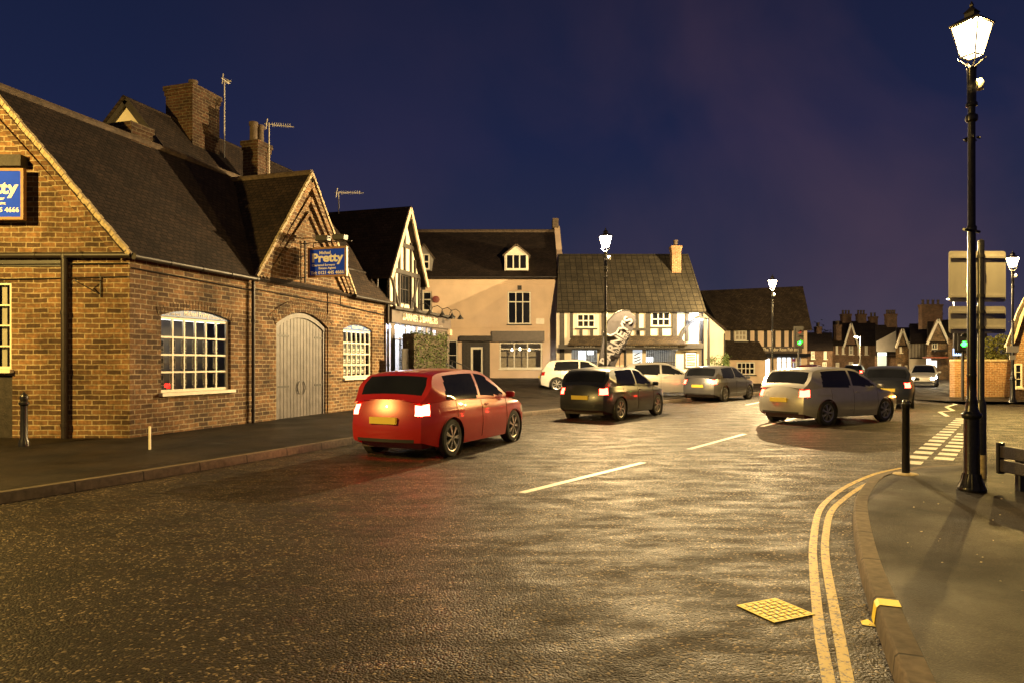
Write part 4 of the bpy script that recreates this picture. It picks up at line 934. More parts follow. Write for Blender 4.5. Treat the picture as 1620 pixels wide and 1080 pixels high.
# low dark trees far behind
for i, (x, y, Yt, s) in enumerate(((1301, 540, 120, 5.5), (1447, 548, 110, 5), (1500, 528, 105, 6))):
    t = thing('distant_tree', ['dark rounded tree behind the low terrace house roof', 'dark tree behind the striped timber house', 'dark tree behind the flat fronted house'][i], 'tree', (px(x, Yt), Yt, 0))
    m = MB(); m.tube([(0, 0, 0), (.1, 0, 2.5), (0, .1, 5)], [.3, .22, .1], 8); m.build('trunk', BARK, t)
    m = MB(); leaves(m, 2200, lambda: Vector((random.gauss(0, s*.33), random.gauss(0, s*.3), s*.85+random.gauss(0, s*.22))), .15, .3); m.build('crown', TREEG, t, merge=False)

# ------------------------------------------------------------------ right-hand wall, tree and brick gable building
Y = 30.0
t = thing('garden_wall', 'weathered brick garden wall with pale coping behind the lamp posts', 'wall', (px(1510, Y), Y, 0), 0)
L = px(1625, Y)-px(1510, Y); m = MB(); m.box(0, L, 0, .25, 0, pz(571, Y)); m.build('brickwork', BRICKY, t)
m = MB(); m.box(-.04, L, -.05, .3, pz(571, Y), pz(568, Y)); m.build('coping', MORT, t)
m = MB(); m.box(-.02, .3, -.04, .3, 0, pz(570.5, Y)); m.build('pier', BRICKY, t)
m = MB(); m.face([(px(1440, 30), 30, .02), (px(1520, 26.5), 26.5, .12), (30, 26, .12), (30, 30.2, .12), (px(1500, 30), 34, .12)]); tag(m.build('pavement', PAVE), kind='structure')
Y = 27.5; X0 = px(1590, Y)
t = thing('brick_gable_house', 'yellow lit brick house at the right edge with a pale curved bargeboard', 'house', (X0, Y, 0), 0)
m = MB(); m.face([(.25, 0, 0), (6, 0, 0), (6, 0, 6.5), (1.2, 0, pz(455, Y)), (.25, 0, pz(545, Y))]); m.face([(6.65, 8, 0), (.25, 0, 0), (.25, 0, pz(545, Y)), (6.65, 8, pz(545, Y))]); m.build('wall', BRICKY, t)
m = MB(); pp = [(-.1, 551), (.12, 530), (.35, 500), (.62, 478), (.95, 460), (1.4, 442), (2.0, 420)]
for (a, ya), (b, yb) in zip(pp, pp[1:]): m.bar((a, -.3, pz(ya, Y)), (b, -.3, pz(yb, Y)), .28, .06)
m.build('bargeboard', BARGE, t)
m = MB()
for (a, ya), (b, yb) in zip(pp, pp[1:]): m.slab([(a-.1, -.33, pz(ya, Y)+.12), (a+6.3, 8, pz(ya, Y)+.12), (b+6.3, 8, pz(yb, Y)+.14), (b-.1, -.33, pz(yb, Y)+.14)], .1)
m.build('roof', TILE, t)
window(t, px(1604, Y)-X0, px(1616, Y)-X0, pz(612, Y), pz(575, Y), 1, 3, y=-.05)
t = thing('garden_shrub', 'yellow green leafy shrub lit from above behind the garden wall', 'shrub', (px(1570, 33), 33, 0))
m = MB(); m.tube([(0, 0, 0), (.1, 0, 1.2), (0, 0, 2.6)], [.09, .07, .03], 7)
for k in range(7): a = k*.9; m.tube([(0, 0, 1.0+k*.15), (math.cos(a)*.8, math.sin(a)*.6, 2.2+k*.08)], [.04, .015], 5)
m.build('stem', BARK, t)
cl = [(random.uniform(-1.0, 1.0), random.uniform(-.7, .7), random.uniform(1.6, 2.75), random.uniform(.2, .4)) for _ in range(34)]
def smp():
    c = random.choice(cl); v = Vector((random.gauss(0, 1), random.gauss(0, 1), random.gauss(0, 1))).normalized()*c[3]; return Vector(c[:3])+v
m = MB(); leaves(m, 5500, smp, .035, .07); m.build('foliage', TREEY, t, merge=False)
t = thing('potted_shrub', 'small bushy green shrub against the white extension wall', 'shrub', (px(1136, 38), 38, .1))
m = MB(); m.lathe([(0, 0), (.18, 0), (.25, .4), (0, .4)], (0, 0), 12); m.build('pot', RIDGE, t)
m = MB(); cl2 = [(random.uniform(-.45, .45), random.uniform(-.3, .3), random.uniform(.6, 1.8), .18) for _ in range(22)]
def smp2():
    c = random.choice(cl2); return Vector(c[:3])+Vector((random.gauss(0, .1), random.gauss(0, .1), random.gauss(0, .1)))
leaves(m, 1600, smp2, .03, .07); m.build('foliage', TREEG, t, merge=False)
m = MB()
for k in range(6): m.tube([(0, 0, .35), (random.uniform(-.3, .3), random.uniform(-.2, .2), 1.4)], [.02, .008], 5)
m.build('stem', BARK, t)

# ------------------------------------------------------------------ street lamps
def make_lamp():
    t = thing('street_lamp', '', 'street lamp')
    P = [(.0, 0), (.145, 0), (.15, .02), (.14, .045), (.12, .08), (.098, .14), (.088, .19), (.083, .21), (.080, .80), (.079, .83), (.10, .85), (.108, .875), (.10, .90), (.074, .92), (.068, .96), (.056, 1.03), (.060, 1.05), (.050, 1.07), (.048, 1.32), (.054, 1.34), (.048, 1.36)]
    m = MB(); m.lathe(P, n=28); m.build('base', BLACK, t, smooth=True)
    m = MB()
    for k in range(12): a = k*math.pi/6; m.tube([(.138*math.cos(a), .138*math.sin(a), .03), (.10*math.cos(a), .10*math.sin(a), .12), (.086*math.cos(a), .086*math.sin(a), .2)], .010, 5)
    m.build('base_fluting', BLACK, t, smooth=True)
    m = MB(); P = [(.048, 1.36), (.042, 3.0), (.0405, 3.01), (.053, 3.02), (.053, 3.06), (.040, 3.08), (.038, 4.28), (.062, 4.30), (.066, 4.33), (.062, 4.36), (.038, 4.38), (.037, 4.46), (.06, 4.47), (.06, 4.50), (.046, 4.52), (.048, 4.89), (.055, 4.91), (0, 4.91)]
    m.lathe(P, n=24); m.build('column', BLACK, t, smooth=True)
    m = MB(); m.tube([(-.16, 0, 3.02), (.16, 0, 3.02)], .017, 6); m.lathe([(0, 0), (.028, .01), (.028, .03), (0, .045)], (0, 0), 8); m.build('ladder_bar', BLACK, t)
    zb, zt_, rb, rt = 5.05, 5.41, .078, .150
    m = MB()
    for sx, sy in ((-1, -1), (1, -1), (1, 1), (-1, 1)):
        m.tube([(sx*rb*1.35, sy*rb*1.35, zb-.02), (0, 0, 4.90)], .008, 5)
        m.tube([(sx*rb, sy*rb, zb), (sx*rt, sy*rt, zt_)], .008, 6)
    for z, r in ((zb, rb), (zt_, rt)):
        for a, b in (((-1, -1), (1, -1)), ((1, -1), (1, 1)), ((1, 1), (-1, 1)), ((-1, 1), (-1, -1))): m.tube([(a[0]*r, a[1]*r, z), (b[0]*r, b[1]*r, z)], .010, 6)
    fr = m.build('lantern_frame', BLACK, t)
    m = MB(); i = .992
    c = [(-1, -1), (1, -1), (1, 1), (-1, 1)]
    for k in range(4):
        a, b = c[k], c[(k+1) % 4]; m.face([(a[0]*rb*i, a[1]*rb*i, zb), (b[0]*rb*i, b[1]*rb*i, zb), (b[0]*rt*i, b[1]*rt*i, zt_), (a[0]*rt*i, a[1]*rt*i, zt_)])
    m.build('lantern_glass', LAMPG, fr)
    m = MB(); m.face([(-rb, -rb, zb+.004), (-rb, rb, zb+.004), (rb, rb, zb+.004), (rb, -rb, zb+.004)]); m.build('lantern_base_glass', LAMPG2, fr)
    m = MB(); prof = [(.18, zt_), (.185, zt_+.015), (.11, zt_+.07), (.075, zt_+.10), (.075, zt_+.14), (.09, zt_+.15), (.045, zt_+.19), (.018, zt_+.22), (.025, zt_+.24), (.0, zt_+.29)]
    m.M = Matrix.Rotation(R(45), 4, 'Z'); m.lathe([(r*1.3, z) for r, z in prof[:3]]+prof[3:], n=4); m.face([(-.18*1.3*math.cos(a)*-1, .18*1.3*math.sin(a), zt_) for a in (0, math.pi/2, math.pi, 3*math.pi/2)]); m.build('lantern_roof', IRON, fr)
    m = MB(); m.lathe([(0, 4.66), (.045, 4.68), (.05, 4.76), (.03, 4.80), (0, 4.80)], (.12, -.02), 12); m.box(.04, .1, -.03, 0, 4.72, 4.76); m.build('sensor', WFRAME, t, smooth=True)
    m = MB()
    for k in range(5): a = k*1.25; m.tube([(.05*math.cos(a), .05*math.sin(a), 4.1+.02*(k % 2)), (.085*math.cos(a), .085*math.sin(a), 4.08)], .014, 5)
    m.build('clamp', IRON, t)
    return t
LG = None
lp = make_lamp(); lamps = [lp]+[copy_tree(lp) for _ in range(4)]
def place_lamp(o, x, y, z, s, rz, lab, E=None, colr=SODIUM):
    ld = bpy.data.lights.new('lamp_bulb', 'POINT'); ld.energy = E*1.9; ld.color = colr; ld.shadow_soft_size = .05
    lo = bpy.data.objects.new('lamp_bulb', ld); col.objects.link(lo); lo.parent = o; lo.location = (0, 0, 5.25)
    o.location = (x, y, z); o.scale = (s, s, s); o.rotation_euler = (0, 0, rz); o['label'] = lab; o['group'] = 'black heritage street lamps'; return o
place_lamp(lamps.pop(), 5.36, 7.96, .12, 1.0, R(28), 'nearest tall black street lamp with bright four sided lantern on the right pavement', 950, (1, .64, .18))
place_lamp(lamps.pop(), px(958, 23), 23, .12, 1.06, R(20), 'black street lamp with glowing lantern before the timber framed shop', 5800, (1, .69, .31))
place_lamp(lamps.pop(), px(1222, 33), 33, .12, 1.01, R(40), 'black street lamp with glowing lantern in front of the fish bar roof', 5600, (1, .72, .34))
place_lamp(lamps.pop(), px(1602, 25.6), 25.6, .12, 1.0, R(10), 'black street lamp with glowing lantern and small white plates at the right edge', 2800, (1, .64, .18))
# another of the same lamps stands beyond the left edge and lights the brick gable
place_lamp(lamps.pop(), -11.4, 6.6, .12, 1.05, R(15), 'black street lamp beyond the left edge that lights the brick gable', 3600, (1, .63, .15))
for (z0_, h, w_) in ((552, 10, 19), (565, 7, 10)):
    Yp = 25.45; m = MB(); m.box(-w_/2*Yp/1080, w_/2*Yp/1080, -.01, .01, -h/2*Yp/1080, h/2*Yp/1080)
    o = m.build('lamp_plate', WFRAME); o.location = (px(1602, Yp), Yp, pz(z0_, Yp)); tag(o, '%s white plate fixed to the lamp post at the right edge' % ('wide' if w_ > 12 else 'small narrow'), 'sign plate', 'plates on the right lamp post')
# modern lamps far away
def modern(x, ytop, Y, lab, em=True, arm=-.5, head=True):
    t = thing('road_light', lab, 'street light', (px(x, Y), Y, 0)); zt_ = pz(ytop, Y)
    m = MB(); m.tube([(0, 0, 0), (0, 0, zt_)], [.09, .06], 8); m.tube([(0, 0, zt_-.05), (arm, 0, zt_)], .04, 6); m.build('column', GREYW if em else IRON, t)
    m = MB(); m.box(arm-.25, arm+.15, -.12, .12, zt_-.06, zt_+.06); h = m.build('lamp_head', IRON, t, bevel=.02)
    m = MB(); m.box(arm-.22, arm+.1, -.1, .1, zt_-.12, zt_-.061); m.build('lens', emit('far_lamp_%d' % x, (1, .72, .34) if em else (.9, .95, 1), 5500 if em else 300), h); return t
modern(1361, 532, 75, 'slim road light glowing in front of the dark brick far houses', arm=-.4)
modern(1121, 503, 36.5, 'black post with small white floodlight at the corner of the timber framed shop', em=False, arm=-.45)
t = modern(1509, 472, 60, 'distant glowing light beside the back of the road sign', arm=-.3)

# ------------------------------------------------------------------ post with sign backs
t = thing('sign_post', 'black post with peeling cream foot carrying the backs of two grey road signs', 'sign post', (px(1552, 8.8), 8.8, .12))
m = MB(); m.lathe([(0, 0), (.06, 0), (.06, .95), (.045, 1.0), (.038, 1.02), (.038, 3.05), (.0, 3.08)], n=20); m.build('post', BLACK, t, smooth=True)
m = MB(); m.lathe([(.063, .0), (.063, .30), (.06, .302)], n=20); m.build('cream_foot', CREAMB, t, smooth=True)
for (za, zb_, lab) in ((pz(477, 8.8)-.12, pz(396, 8.8)-.12, 'upper large sign back'), (pz(527, 8.8)-.12, pz(484, 8.8)-.12, 'lower smaller sign back')):
    m = MB(); n = 5; r = .035; xs = (-.37, .37); poly = []
    for cx, cz, a0 in ((xs[1]-r, za+r, -90), (xs[1]-r, zb_-r, 0), (xs[0]+r, zb_-r, 90), (xs[0]+r, za+r, 180)):
        for k in range(n+1): a = R(a0+90*k/n); poly.append((cx+r*math.cos(a), cz+r*math.sin(a)))
    m.prism(poly, .07, .076); o = m.build('sign_panel', SIGNGR, t); o['label'] = lab
    m = MB()
    for z in (za+.07, zb_-.08): m.box(-.35, .35, .05, .069, z-.014, z+.014)
    m.build('sign_rail', SIGNGR, o)
    m = MB()
    for z in (za+.07, zb_-.08): m.lathe([(.04, z-.018), (.046, z-.018), (.046, z+.018), (.04, z+.018)], n=14)
    m.build('clip', IRON, o)

# ------------------------------------------------------------------ bollards, bench
m = MB(); t = thing('bollard', 'black bollard with a small domed top on the kerb corner', 'bollard', (px(1433, 9.25), 9.25, .10))
m.lathe([(0, 0), (.05, 0), (.046, .9), (.052, .91), (.052, .955), (.045, .96), (.04, .99), (.022, 1.01), (0, 1.015)], n=20); m.build('shaft', BLACK, t, smooth=True)
m = MB(); m.lathe([(.0, .0), (.16, 0), (.14, .012), (.05, .02)], n=18); m.build('footing', MORT, t)
t = thing('bollard', 'dark cast bollard in front of the brick gable wall near the drainpipe', 'bollard', (px(38, 12.2), 12.2, .12))
m = MB(); m.lathe([(0, 0), (.09, 0), (.08, .1), (.06, .14), (.055, .72), (.085, .75), (.085, .78), (.055, .80), (.07, .86), (.05, .92), (.03, .94), (.0, .98)], n=16); m.build('shaft', BLACK, t, smooth=True)
src = t
for x, lab in ((1238, 'leftmost'), (1246, 'second'), (1254, 'third'), (1275, 'rightmost')):
    c = copy_tree(src); c.location = (px(x, 46), 46, .12); tag(c, '%s of the four dark bollards before the fish bar window' % lab, 'bollard', 'bollards before the fish bar')
t = thing('marker_post', 'short thin pale marker post at the left kerb', 'marker post', (px(237, 11.7), 11.7, .1)); m = MB(); m.box(-.015, .015, -.015, .015, 0, .42); m.build('stake', WFRAME, t)
t = thing('park_bench', 'dark slatted bench on the corner pavement at the right edge', 'bench', (px(1584, 8.15), 8.15, .12), R(-88))
BL = 1.6
for z in (.19, .355):
    m = MB(); m.box(0, BL, -.02, .02, z, z+.145); m.build('back_slat', WOODB, t, bevel=.008)
for k in range(4): m = MB(); m.box(0, BL, .05+k*.11, .14+k*.11, .30, .335); m.build('seat_slat', WOODB, t, bevel=.006)
LEGM = plain('bench_leg_iron', (.06, .065, .07), .45)
for x in (.22, BL-.2):
    m = MB(); m.box(x-.04, x+.04, .022, .09, 0, .48); m.box(x-.04, x+.04, .09, .48, .24, .298); m.box(x-.04, x+.04, .42, .48, 0, .24); m.build('leg', LEGM, t, bevel=.005)
m = MB(); m.box(-.05, -.002, -.03, .05, .16, .53); m.build('end_post', BLACK, t, bevel=.008)

# ------------------------------------------------------------------ traffic lights
def tlight(x, Y, yg, rz, lab, h=None):
    z = pz(yg, Y); t = thing('traffic_light', lab, 'traffic light', (px(x, Y), Y, .05), rz)
    m = MB(); m.tube([(0, .18, 0), (0, .18, z+.7)], .055, 10); m.build('post', IRON, t)
    m = MB(); m.box(-.2, .2, 0, .14, z-.25, z+.85); m.box(-.3, .3, .14, .15, z-.35, z+.95); hd = m.build('signal_head', IRON, t)
    for k, (mt) in enumerate((emit('green_signal_%d' % x, (.008, 1, .018), 45), RUBBER, plain('red_lens_off_%d' % x, (.12, .01, .01), .3))):
        c = MB(Matrix.Identity(4)); c.lathe([(.0, -.012), (.10, -.004), (.10, .0)], (0, z+k*.3), 18, axis='y'); c.build('lens', mt, hd)
        c = MB(); 
        for q in range(12):
            a, b = math.pi*q/12, math.pi*(q+1)/12; c.face([(.12*math.cos(a), 0, z+k*.3+.12*math.sin(a)), (.12*math.cos(b), 0, z+k*.3+.12*math.sin(b)), (.12*math.cos(b), -.2, z+k*.3+.11*math.sin(b)), (.12*math.cos(a), -.2, z+k*.3+.11*math.sin(a))])
        c.build('hood', IRON, hd)
    return t
tlight(1265, 40, 543, R(0), 'green traffic light in front of the fish bar')
tlight(1525, 27, 546, R(-20), 'green traffic light beside the lamp post and road sign backs')
t = thing('lit_name_sign', 'small lit blue white panel under the right traffic light', 'lit sign', (px(1517, 58), 58, 0)); m = MB(); m.box(-.45, .45, 0, .1, pz(562, 58), pz(551, 58)); m.build('panel', emit('blue_white_panel', (.45, .65, 1), 2.5), t)
m = MB(); m.box(-.05, .05, .0, .1, 0, pz(562, 58)); m.build('post', IRON, t)
m = MB()
for k in range(4): m.box(-.38+k*.2, -.26+k*.2, -.01, -.001, pz(560, 58), pz(554, 58))
m.build('dark_marks', BLUE, t)

# ------------------------------------------------------------------ feather flag and sandwich board
Y = 24.5
t = thing('feather_flag', "tall dark grey feather flag lettered BARNEY'S leaning beside the street lamp", 'flag', (px(946, Y), Y, .12))
zb = lambda y: pz(y, Y)-.12; xx = lambda x: px(x, Y)-px(946, Y)
spine = [(945, 588), (949, 560), (954, 530), (961, 508), (972, 496), (984, 491), (996, 492)]
m = MB(); m.tube([(0, 0, 0)]+[(xx(a), 0, zb(b)) for a, b in spine], [.03]+[.02]*7, 6); m.build('pole', IRON, t)
edge = [(1004, 500), (1006, 508), (998, 530), (985, 555), (972, 580), (962, 588)]
m = MB(); pl_ = [(xx(a), zb(b)) for a, b in spine]; ed = [(xx(a), zb(b)) for a, b in edge[::-1]]
n = 7
for k in range(6):
    a, b = pl_[k], pl_[k+1]; c, d = ed[min(k, 5)], ed[min(k+1, 5)]
    y0, y1 = .03*math.sin(k*1.1), .03*math.sin((k+1)*1.1)
    m.face([(a[0], .0, a[1]), (c[0], y0, c[1]), (d[0], y1, d[1]), (b[0], 0, b[1])]); m.face([(a[0], .012, a[1]), (b[0], .012, b[1]), (d[0], y1+.012, d[1]), (c[0], y0+.012, c[1])])
fl = m.build('sail', plain('flag_cloth', (.045, .042, .05), .8), t)
rot = Matrix.Rotation(R(60), 4, 'Z')
text("BARNEY'S", .46, fl, T(xx(975), -.06, zb(540)) @ FRONT @ rot, bold=.012, width=1.9, mat=plain('flag_lettering', (.26, .25, .27), .8)); text('BARBERS', .2, fl, T(xx(985), -.06, zb(541)) @ FRONT @ rot, width=.9, mat=MATS['flag_lettering'])
m = MB()
for s_ in (-1, 1): m.tube([(xx(965), -.05, zb(532)), (xx(965)+s_*.14, -.05, zb(532)+.06), (xx(965)+s_*.24, -.05, zb(532)+.16)], [.06, .05, .01], 6)
m.build('moustache_emblem', MATS['flag_lettering'], fl)
t = thing('sandwich_board', 'black sandwich board with pale frame and moustache emblem by the street lamp', 'sandwich board', (px(989, 22), 21.9, .12), R(4))
for s_ in (-1, 1):
    Mx = T(0, s_*.28, 0) @ Matrix.Rotation(R(s_*12), 4, 'X')
    m = MB(Mx); m.box(-.28, .28, -.01, .01, .12, 1.2); b_ = m.build('panel', BLACK, t)
    m = MB(Mx); m.box(-.33, -.28, -.02, .02, 0, 1.25); m.box(.28, .33, -.02, .02, 0, 1.25); m.box(-.28, .28, -.02, .02, 1.2, 1.25); m.build('frame', GOLDW, b_)
Mx = T(0, -.28, 0) @ Matrix.Rotation(R(-12), 4, 'X')
text("BARNEY'S", .13, b_, Mx @ T(0, -.014, .9) @ FRONT, width=.42); text("BARBERS", .11, b_, Mx @ T(0, -.014, .74) @ FRONT, width=.38)
m = MB(Mx)
for s_ in (-1, 1): m.tube([(0, -.016, 1.05), (s_*.12, -.016, 1.08), (s_*.2, -.016, 1.15)], [.03, .025, .005], 5)
m.build('moustache_emblem', TXT, b_)
b_.parent = t

# ------------------------------------------------------------------ cars
def cinterp(tab, x):
    if x <= tab[0][0]: return tab[0][1]
    for i in range(len(tab)-1):
        (x0, y0), (x1, y1) = tab[i], tab[i+1]
        if x <= x1:
            s0 = (tab[i+1][1]-tab[max(i-1, 0)][1])/(tab[i+1][0]-tab[max(i-1, 0)][0]); j = min(i+2, len(tab)-1); s1 = (tab[j][1]-tab[i][1])/(tab[j][0]-tab[i][0])
            h = x1-x0; t = (x-x0)/h
            return (2*t**3-3*t*t+1)*y0+(t**3-2*t*t+t)*h*s0+(-2*t**3+3*t*t)*y1+(t**3-t*t)*h*s1
    return tab[-1][1]
def make_car(label, body_mat, loc, rz, tail=TAILO, head=HEADO, group=None, plate=PLATE, L=4.05, W=1.76, H=1.47, ind=None):
    t = thing('car', label, 'car', loc, rz, group); hl = L/2
    wb = L*.31; wr = .325
    BT = [(-2.1, .93), (-1.9, .985), (-1.2, .965), (0, .93), (.8, .905), (1.1, .89), (1.5, .83), (1.85, .72), (2.03, .60)]
    HT = [(-2.0, .95), (-1.90, 1.03), (-1.80, 1.17), (-1.70, 1.30), (-1.58, 1.39), (-1.3, 1.435), (-.6, 1.47), (-.1, 1.465), (.15, 1.43), (.35, 1.345), (.7, 1.14), (1.0, .955), (1.12, .88)]
    belt = lambda x: cinterp(BT, x)
    def plan(x): f = abs(x/hl); return W/2*(1-.05*f*f-.17*f**7)
    def low(x):
        z = .20+.10*max(0, abs(x/hl)-.82)/.18
        for c in (-wb, wb):
            d = abs(x-c)
            if d < .385: z = max(z, wr+math.sqrt(max(0, .385**2-d*d))-.03)
        return z
    xs = sorted(set([round(-hl+L*k/80, 4) for k in range(81)]+[round(c+s*.385*math.cos(a*.17), 4) for c in (-wb, wb) for s in (-1, 1) for a in range(10)]))
    parts = {'body': MB(), 'tail': [MB(), MB()], 'head': [MB(), MB()], 'glass': MB(), 'trim': MB(), 'fbump': MB(), 'rbump': MB(), 'roof': MB()}
    NR = 12
    def xf(x, z): return x*(1-.035*max(0, abs(x/hl)-.5)*2*((z-.5)/.4)**2)
    def side(x, k):
        lo, be = low(x), belt(x); z = lo+(be-lo)*k/NR; tt = (z-.55)/.42
        wy = plan(x)*(1-.07*tt*tt)+(.010*math.exp(-((z-.80)/.03)**2)); return (xf(x, z), wy, z)
    def put(mb, q, s): mb.face([(a, s*b, c) for a, b, c in (q if s > 0 else q[::-1])])
    for i in range(len(xs)-1):
        for k in range(NR):
            q = [side(xs[i], k), side(xs[i], k+1), side(xs[i+1], k+1), side(xs[i+1], k)]
            cz = (q[0][2]+q[2][2])/2; cx = (xs[i]+xs[i+1])/2
            for s in (1, -1):
                mb = parts['body']
                if cx < -hl*.925 and .73 < cz < .93: mb = parts['tail'][s > 0]
                if cx > hl*.80+(.74-cz)*.4 and .57 < cz < .73: mb = parts['head'][s > 0]
                
                put(mb, q, s)
    ND = 12
    def deck(x, k): a = side(x, NR); y = -a[1]+2*a[1]*k/ND; return (a[0], y, a[2]+.045*(1-abs(y/a[1])**2.5))
    for i in range(len(xs)-1):
        for k in range(ND): parts['body'].face([deck(xs[i], k), deck(xs[i+1], k), deck(xs[i+1], k+1), deck(xs[i], k+1)])
    for s, xe in ((-1, xs[0]), (1, xs[-1])):
        def cap(j, k):
            a = side(xe, k); y = -a[1]+2*a[1]*j/ND; f = k/NR
            return (a[0]+s*.10*(1-abs(y/a[1])**2.2)*(1-.3*f), y, a[2]+.045*(1-abs(y/a[1])**2.5)*f**4)
        for j in range(ND):
            for k in range(NR):
                q = [cap(j, k), cap(j+1, k), cap(j+1, k+1), cap(j, k+1)]; cy = (q[0][1]+q[1][1])/2; cz = (q[0][2]+q[2][2])/2; mb = parts['body']
                if s < 0 and abs(cy) > .58 and .73 < cz < .93: mb = parts['tail'][cy > 0]
                if s > 0 and abs(cy) > .42 and .50 < cz < .62: mb = parts['head'][cy > 0]
                if cz < .38 and abs(cy) < .6: mb = parts['rbump' if s < 0 else 'fbump']
                mb.face(q if s > 0 else q[::-1])
    # upper body: arched roof line, raked screens, windows cut into the sides
    gs = [round(-2.0+3.12*k/78, 4) for k in range(79)]; NS = 10; NY = 14
    def gw(z): return W/2*.925*(1-.26*max(0, (z-.9)/.57)**1.5)
    def us(x, k): h = max(cinterp(HT, x), .80); z0 = min(belt(max(x, -1.98))-.04, h-.01); z = z0+(h-z0)*k/NS; return (x, min(gw(z), plan(x)*.93), z)
    def ur(x, j):
        a = us(x, NS); y = -a[1]+2*a[1]*j/NY; e = abs(y/a[1]); return (x, y, a[2]+.035*(1-e**2.2))
    for i in range(len(gs)-1):
        x0, x1 = gs[i], gs[i+1]; cx = (x0+x1)/2
        for k in range(NS):
            q = [us(x0, k), us(x0, k+1), us(x1, k+1), us(x1, k)]; cz = (q[0][2]+q[2][2])/2; h = cinterp(HT, cx)
            gl = .985 < cz < h-.075 and -1.42+(cz-.98)*.25 < cx < .93 and abs(cx+.22-(cz-1)*.1) > .04 and cz < 1.395
            for s in (1, -1): put(parts['glass' if gl else 'roof'], q, s)
        for j in range(NY):
            q = [ur(x0, j), ur(x1, j), ur(x1, j+1), ur(x0, j+1)]; e = abs((j+.5)/NY*2-1)
            gl = e < .88 and (-1.88 < cx < -1.64 or .20 < cx < 1.04); parts['glass' if gl else 'roof'].face(q)
    bd = parts['body'].build('body', body_mat, t, smooth=True); parts['roof'].build('roof', body_mat, t, smooth=True); parts['glass'].build('window_glass', GLASSD, t, smooth=True); parts['trim'].bm.free(); parts['fbump'].build('front_bumper', RUBBER, t); parts['rbump'].build('rear_bumper', RUBBER, t)
    for mb in parts['tail']: mb.build('tail_light', tail, t, smooth=True)
    for mb in parts['head']: mb.build('headlight', head, t, smooth=True)
    m = MB()
    for s in (-1, 1):
        for x in (-.2, .86, -1.1):
            pts = [(p[0]+(x-xx_), s*(p[1]+.001), p[2]) for xx_, p in [(x, side(x, k)) for k in range(1, NR+1)]]; m.tube(pts, .005, 4)
    m.build('door_gap', RUBBER, bd)
    for s in (-1, 1):
        for x in (-.1, -1.0):
            m = MB(); y = side(x, 10)[1]; m.box(x, x+.15, s*y-.016, s*y+.016, .83, .855); m.build('door_handle', body_mat, t, bevel=.005)
        m = MB(); y = W/2+.07; m.box(.78, .88, s*y-.09, s*y+.09, .93, 1.05); m.build('wing_mirror', body_mat, t, bevel=.035)
        if ind and s < 0:
            m = MB(); m.box(1.55, 1.66, -W/2+.0, -W/2+.03, .66, .70); m.build('side_indicator', ind, t)
    m = MB(); m.box(-hl-.108, -hl-.06, -.26, .26, .60, .71); m.build('number_plate', plate, t); m = MB(); m.box(hl+.06, hl+.105, -.26, .26, .38, .49); m.build('number_plate', PLATEW, t)
    m = MB(); m.box(-1.9, -1.6, -.5, .5, 1.0, 1.02); m.build('parcel_shelf', RUBBER, t) if False else m.bm.free()
    for x in (-wb, wb):
        for s in (-1, 1):
            yo = s*(W/2-.135)
            m = MB(T(x, yo, wr)); m.lathe([(.05, 0), (.05, s*.085), (0, s*.09)], (0, 0), 14, axis='y'); wh = m.build('wheel', ALLOY, t)
            m = MB(T(x, yo, wr)); m.lathe([(.20, -s*.1), (.30, -s*.1), (.325, -s*.07), (.325, s*.07), (.305, s*.095), (.235, s*.1), (.23, s*.08)], (0, 0), 36, axis='y'); m.build('tyre', TYRE, wh, smooth=True)
            m = MB(T(x, yo, wr)); m.lathe([(.232, s*.02), (.232, s*.095), (.215, s*.09), (.21, s*.03)], (0, 0), 36, axis='y')
            for k in range(7):
                a = k*2*math.pi/7
                for da in (-.09, .09): m.bar((.04*math.cos(a), s*.078, .04*math.sin(a)), (.22*math.cos(a+da), s*.07, .22*math.sin(a+da)), .022, .035)
            m.build('rim', ALLOY, wh)
            m = MB(T(x, yo, wr)); m.lathe([(.232, s*.0), (0, s*.0)], (0, 0), 20, axis='y'); m.lathe([(.385, -.10), (.386, s*.04)], (0, 0), 24, axis='y'); m.build('wheel_arch_liner', RUBBER, wh)
    m = MB(); m.box(-hl+.15, hl-.15, -W/2+.28, W/2-.28, .18, .5); m.build('underbody', RUBBER, t)
    return t
def cpaint(n, c, metal=.3): return plain(n, c, .3, metal=metal, noise=.06, coat=.4)
RED = cpaint('red_car_paint', (.30, .012, .012), .1); SIL = cpaint('silver_car_paint', (.42, .41, .39), .6); WHC = cpaint('white_car_paint', (.6, .58, .55), 0); DRK = cpaint('dark_car_paint', (.02, .022, .028), .3); GRN = cpaint('grey_car_paint', (.10, .10, .11), .5)
def heading(dx, dy): return math.atan2(dy, dx)
make_car('nearest red hatchback with lit tail lamps driving away past the clipped hedge', RED, (-1.25, 13.2, 0), heading(.42, .91), tail=TAILN)  # this and the next car are invented stand-ins for red light streaks
make_car('black hatchback with lit tail lamps driving away just left of the sandwich board', DRK, (3.1, 20.6, 0), heading(.58, .81), tail=TAIL)
make_car('silver hatchback parked in front of the barred shop windows', SIL, (px(1050, 31), 31.0, .125), heading(1, -.12), tail=TAILO)
make_car('white hatchback parked behind the feather flag and the street lamp', WHC, (px(922, 33.0), 33.0, .28), heading(1, -.05), tail=TAILO)
make_car('silver hatchback with amber indicator turning across the road left of the bollard', SIL, (px(1312, 18.9), 18.9, 0), heading(.86, .5), tail=TAIL, ind=AMBER)
make_car('dark hatchback with two round red lamps driving away right of the turning silver car', DRK, (px(1405, 26), 26, 0), heading(.50, .86), tail=TAIL)
make_car('grey hatchback with lit tail lamps driving away in front of the fish bar', GRN, (px(1138, 30.0), 30.0, 0), heading(.66, .75), tail=TAIL)
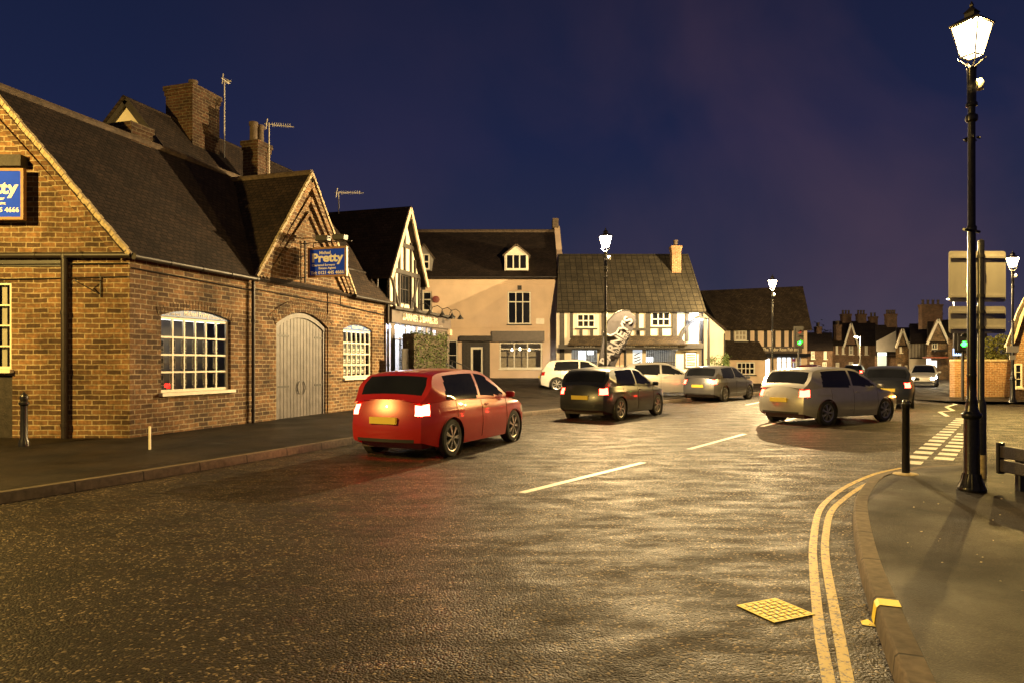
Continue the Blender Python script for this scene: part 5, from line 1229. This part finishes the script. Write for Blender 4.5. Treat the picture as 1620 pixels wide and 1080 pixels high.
make_car('small distant car with lit tail lamps passing the low terrace house', RED, (px(1283, 47), 47, 0), heading(.55, .83), tail=TAIL)
make_car('farthest car with lit tail lamps below the dark brick gabled house', DRK, (px(1352, 64), 64, 0), heading(.5, .86), tail=TAIL)
make_car('distant white car with bright headlights in front of the striped timber house', WHC, (px(1462, 48), 48, 0), heading(-.55, -.83), head=HEADL)
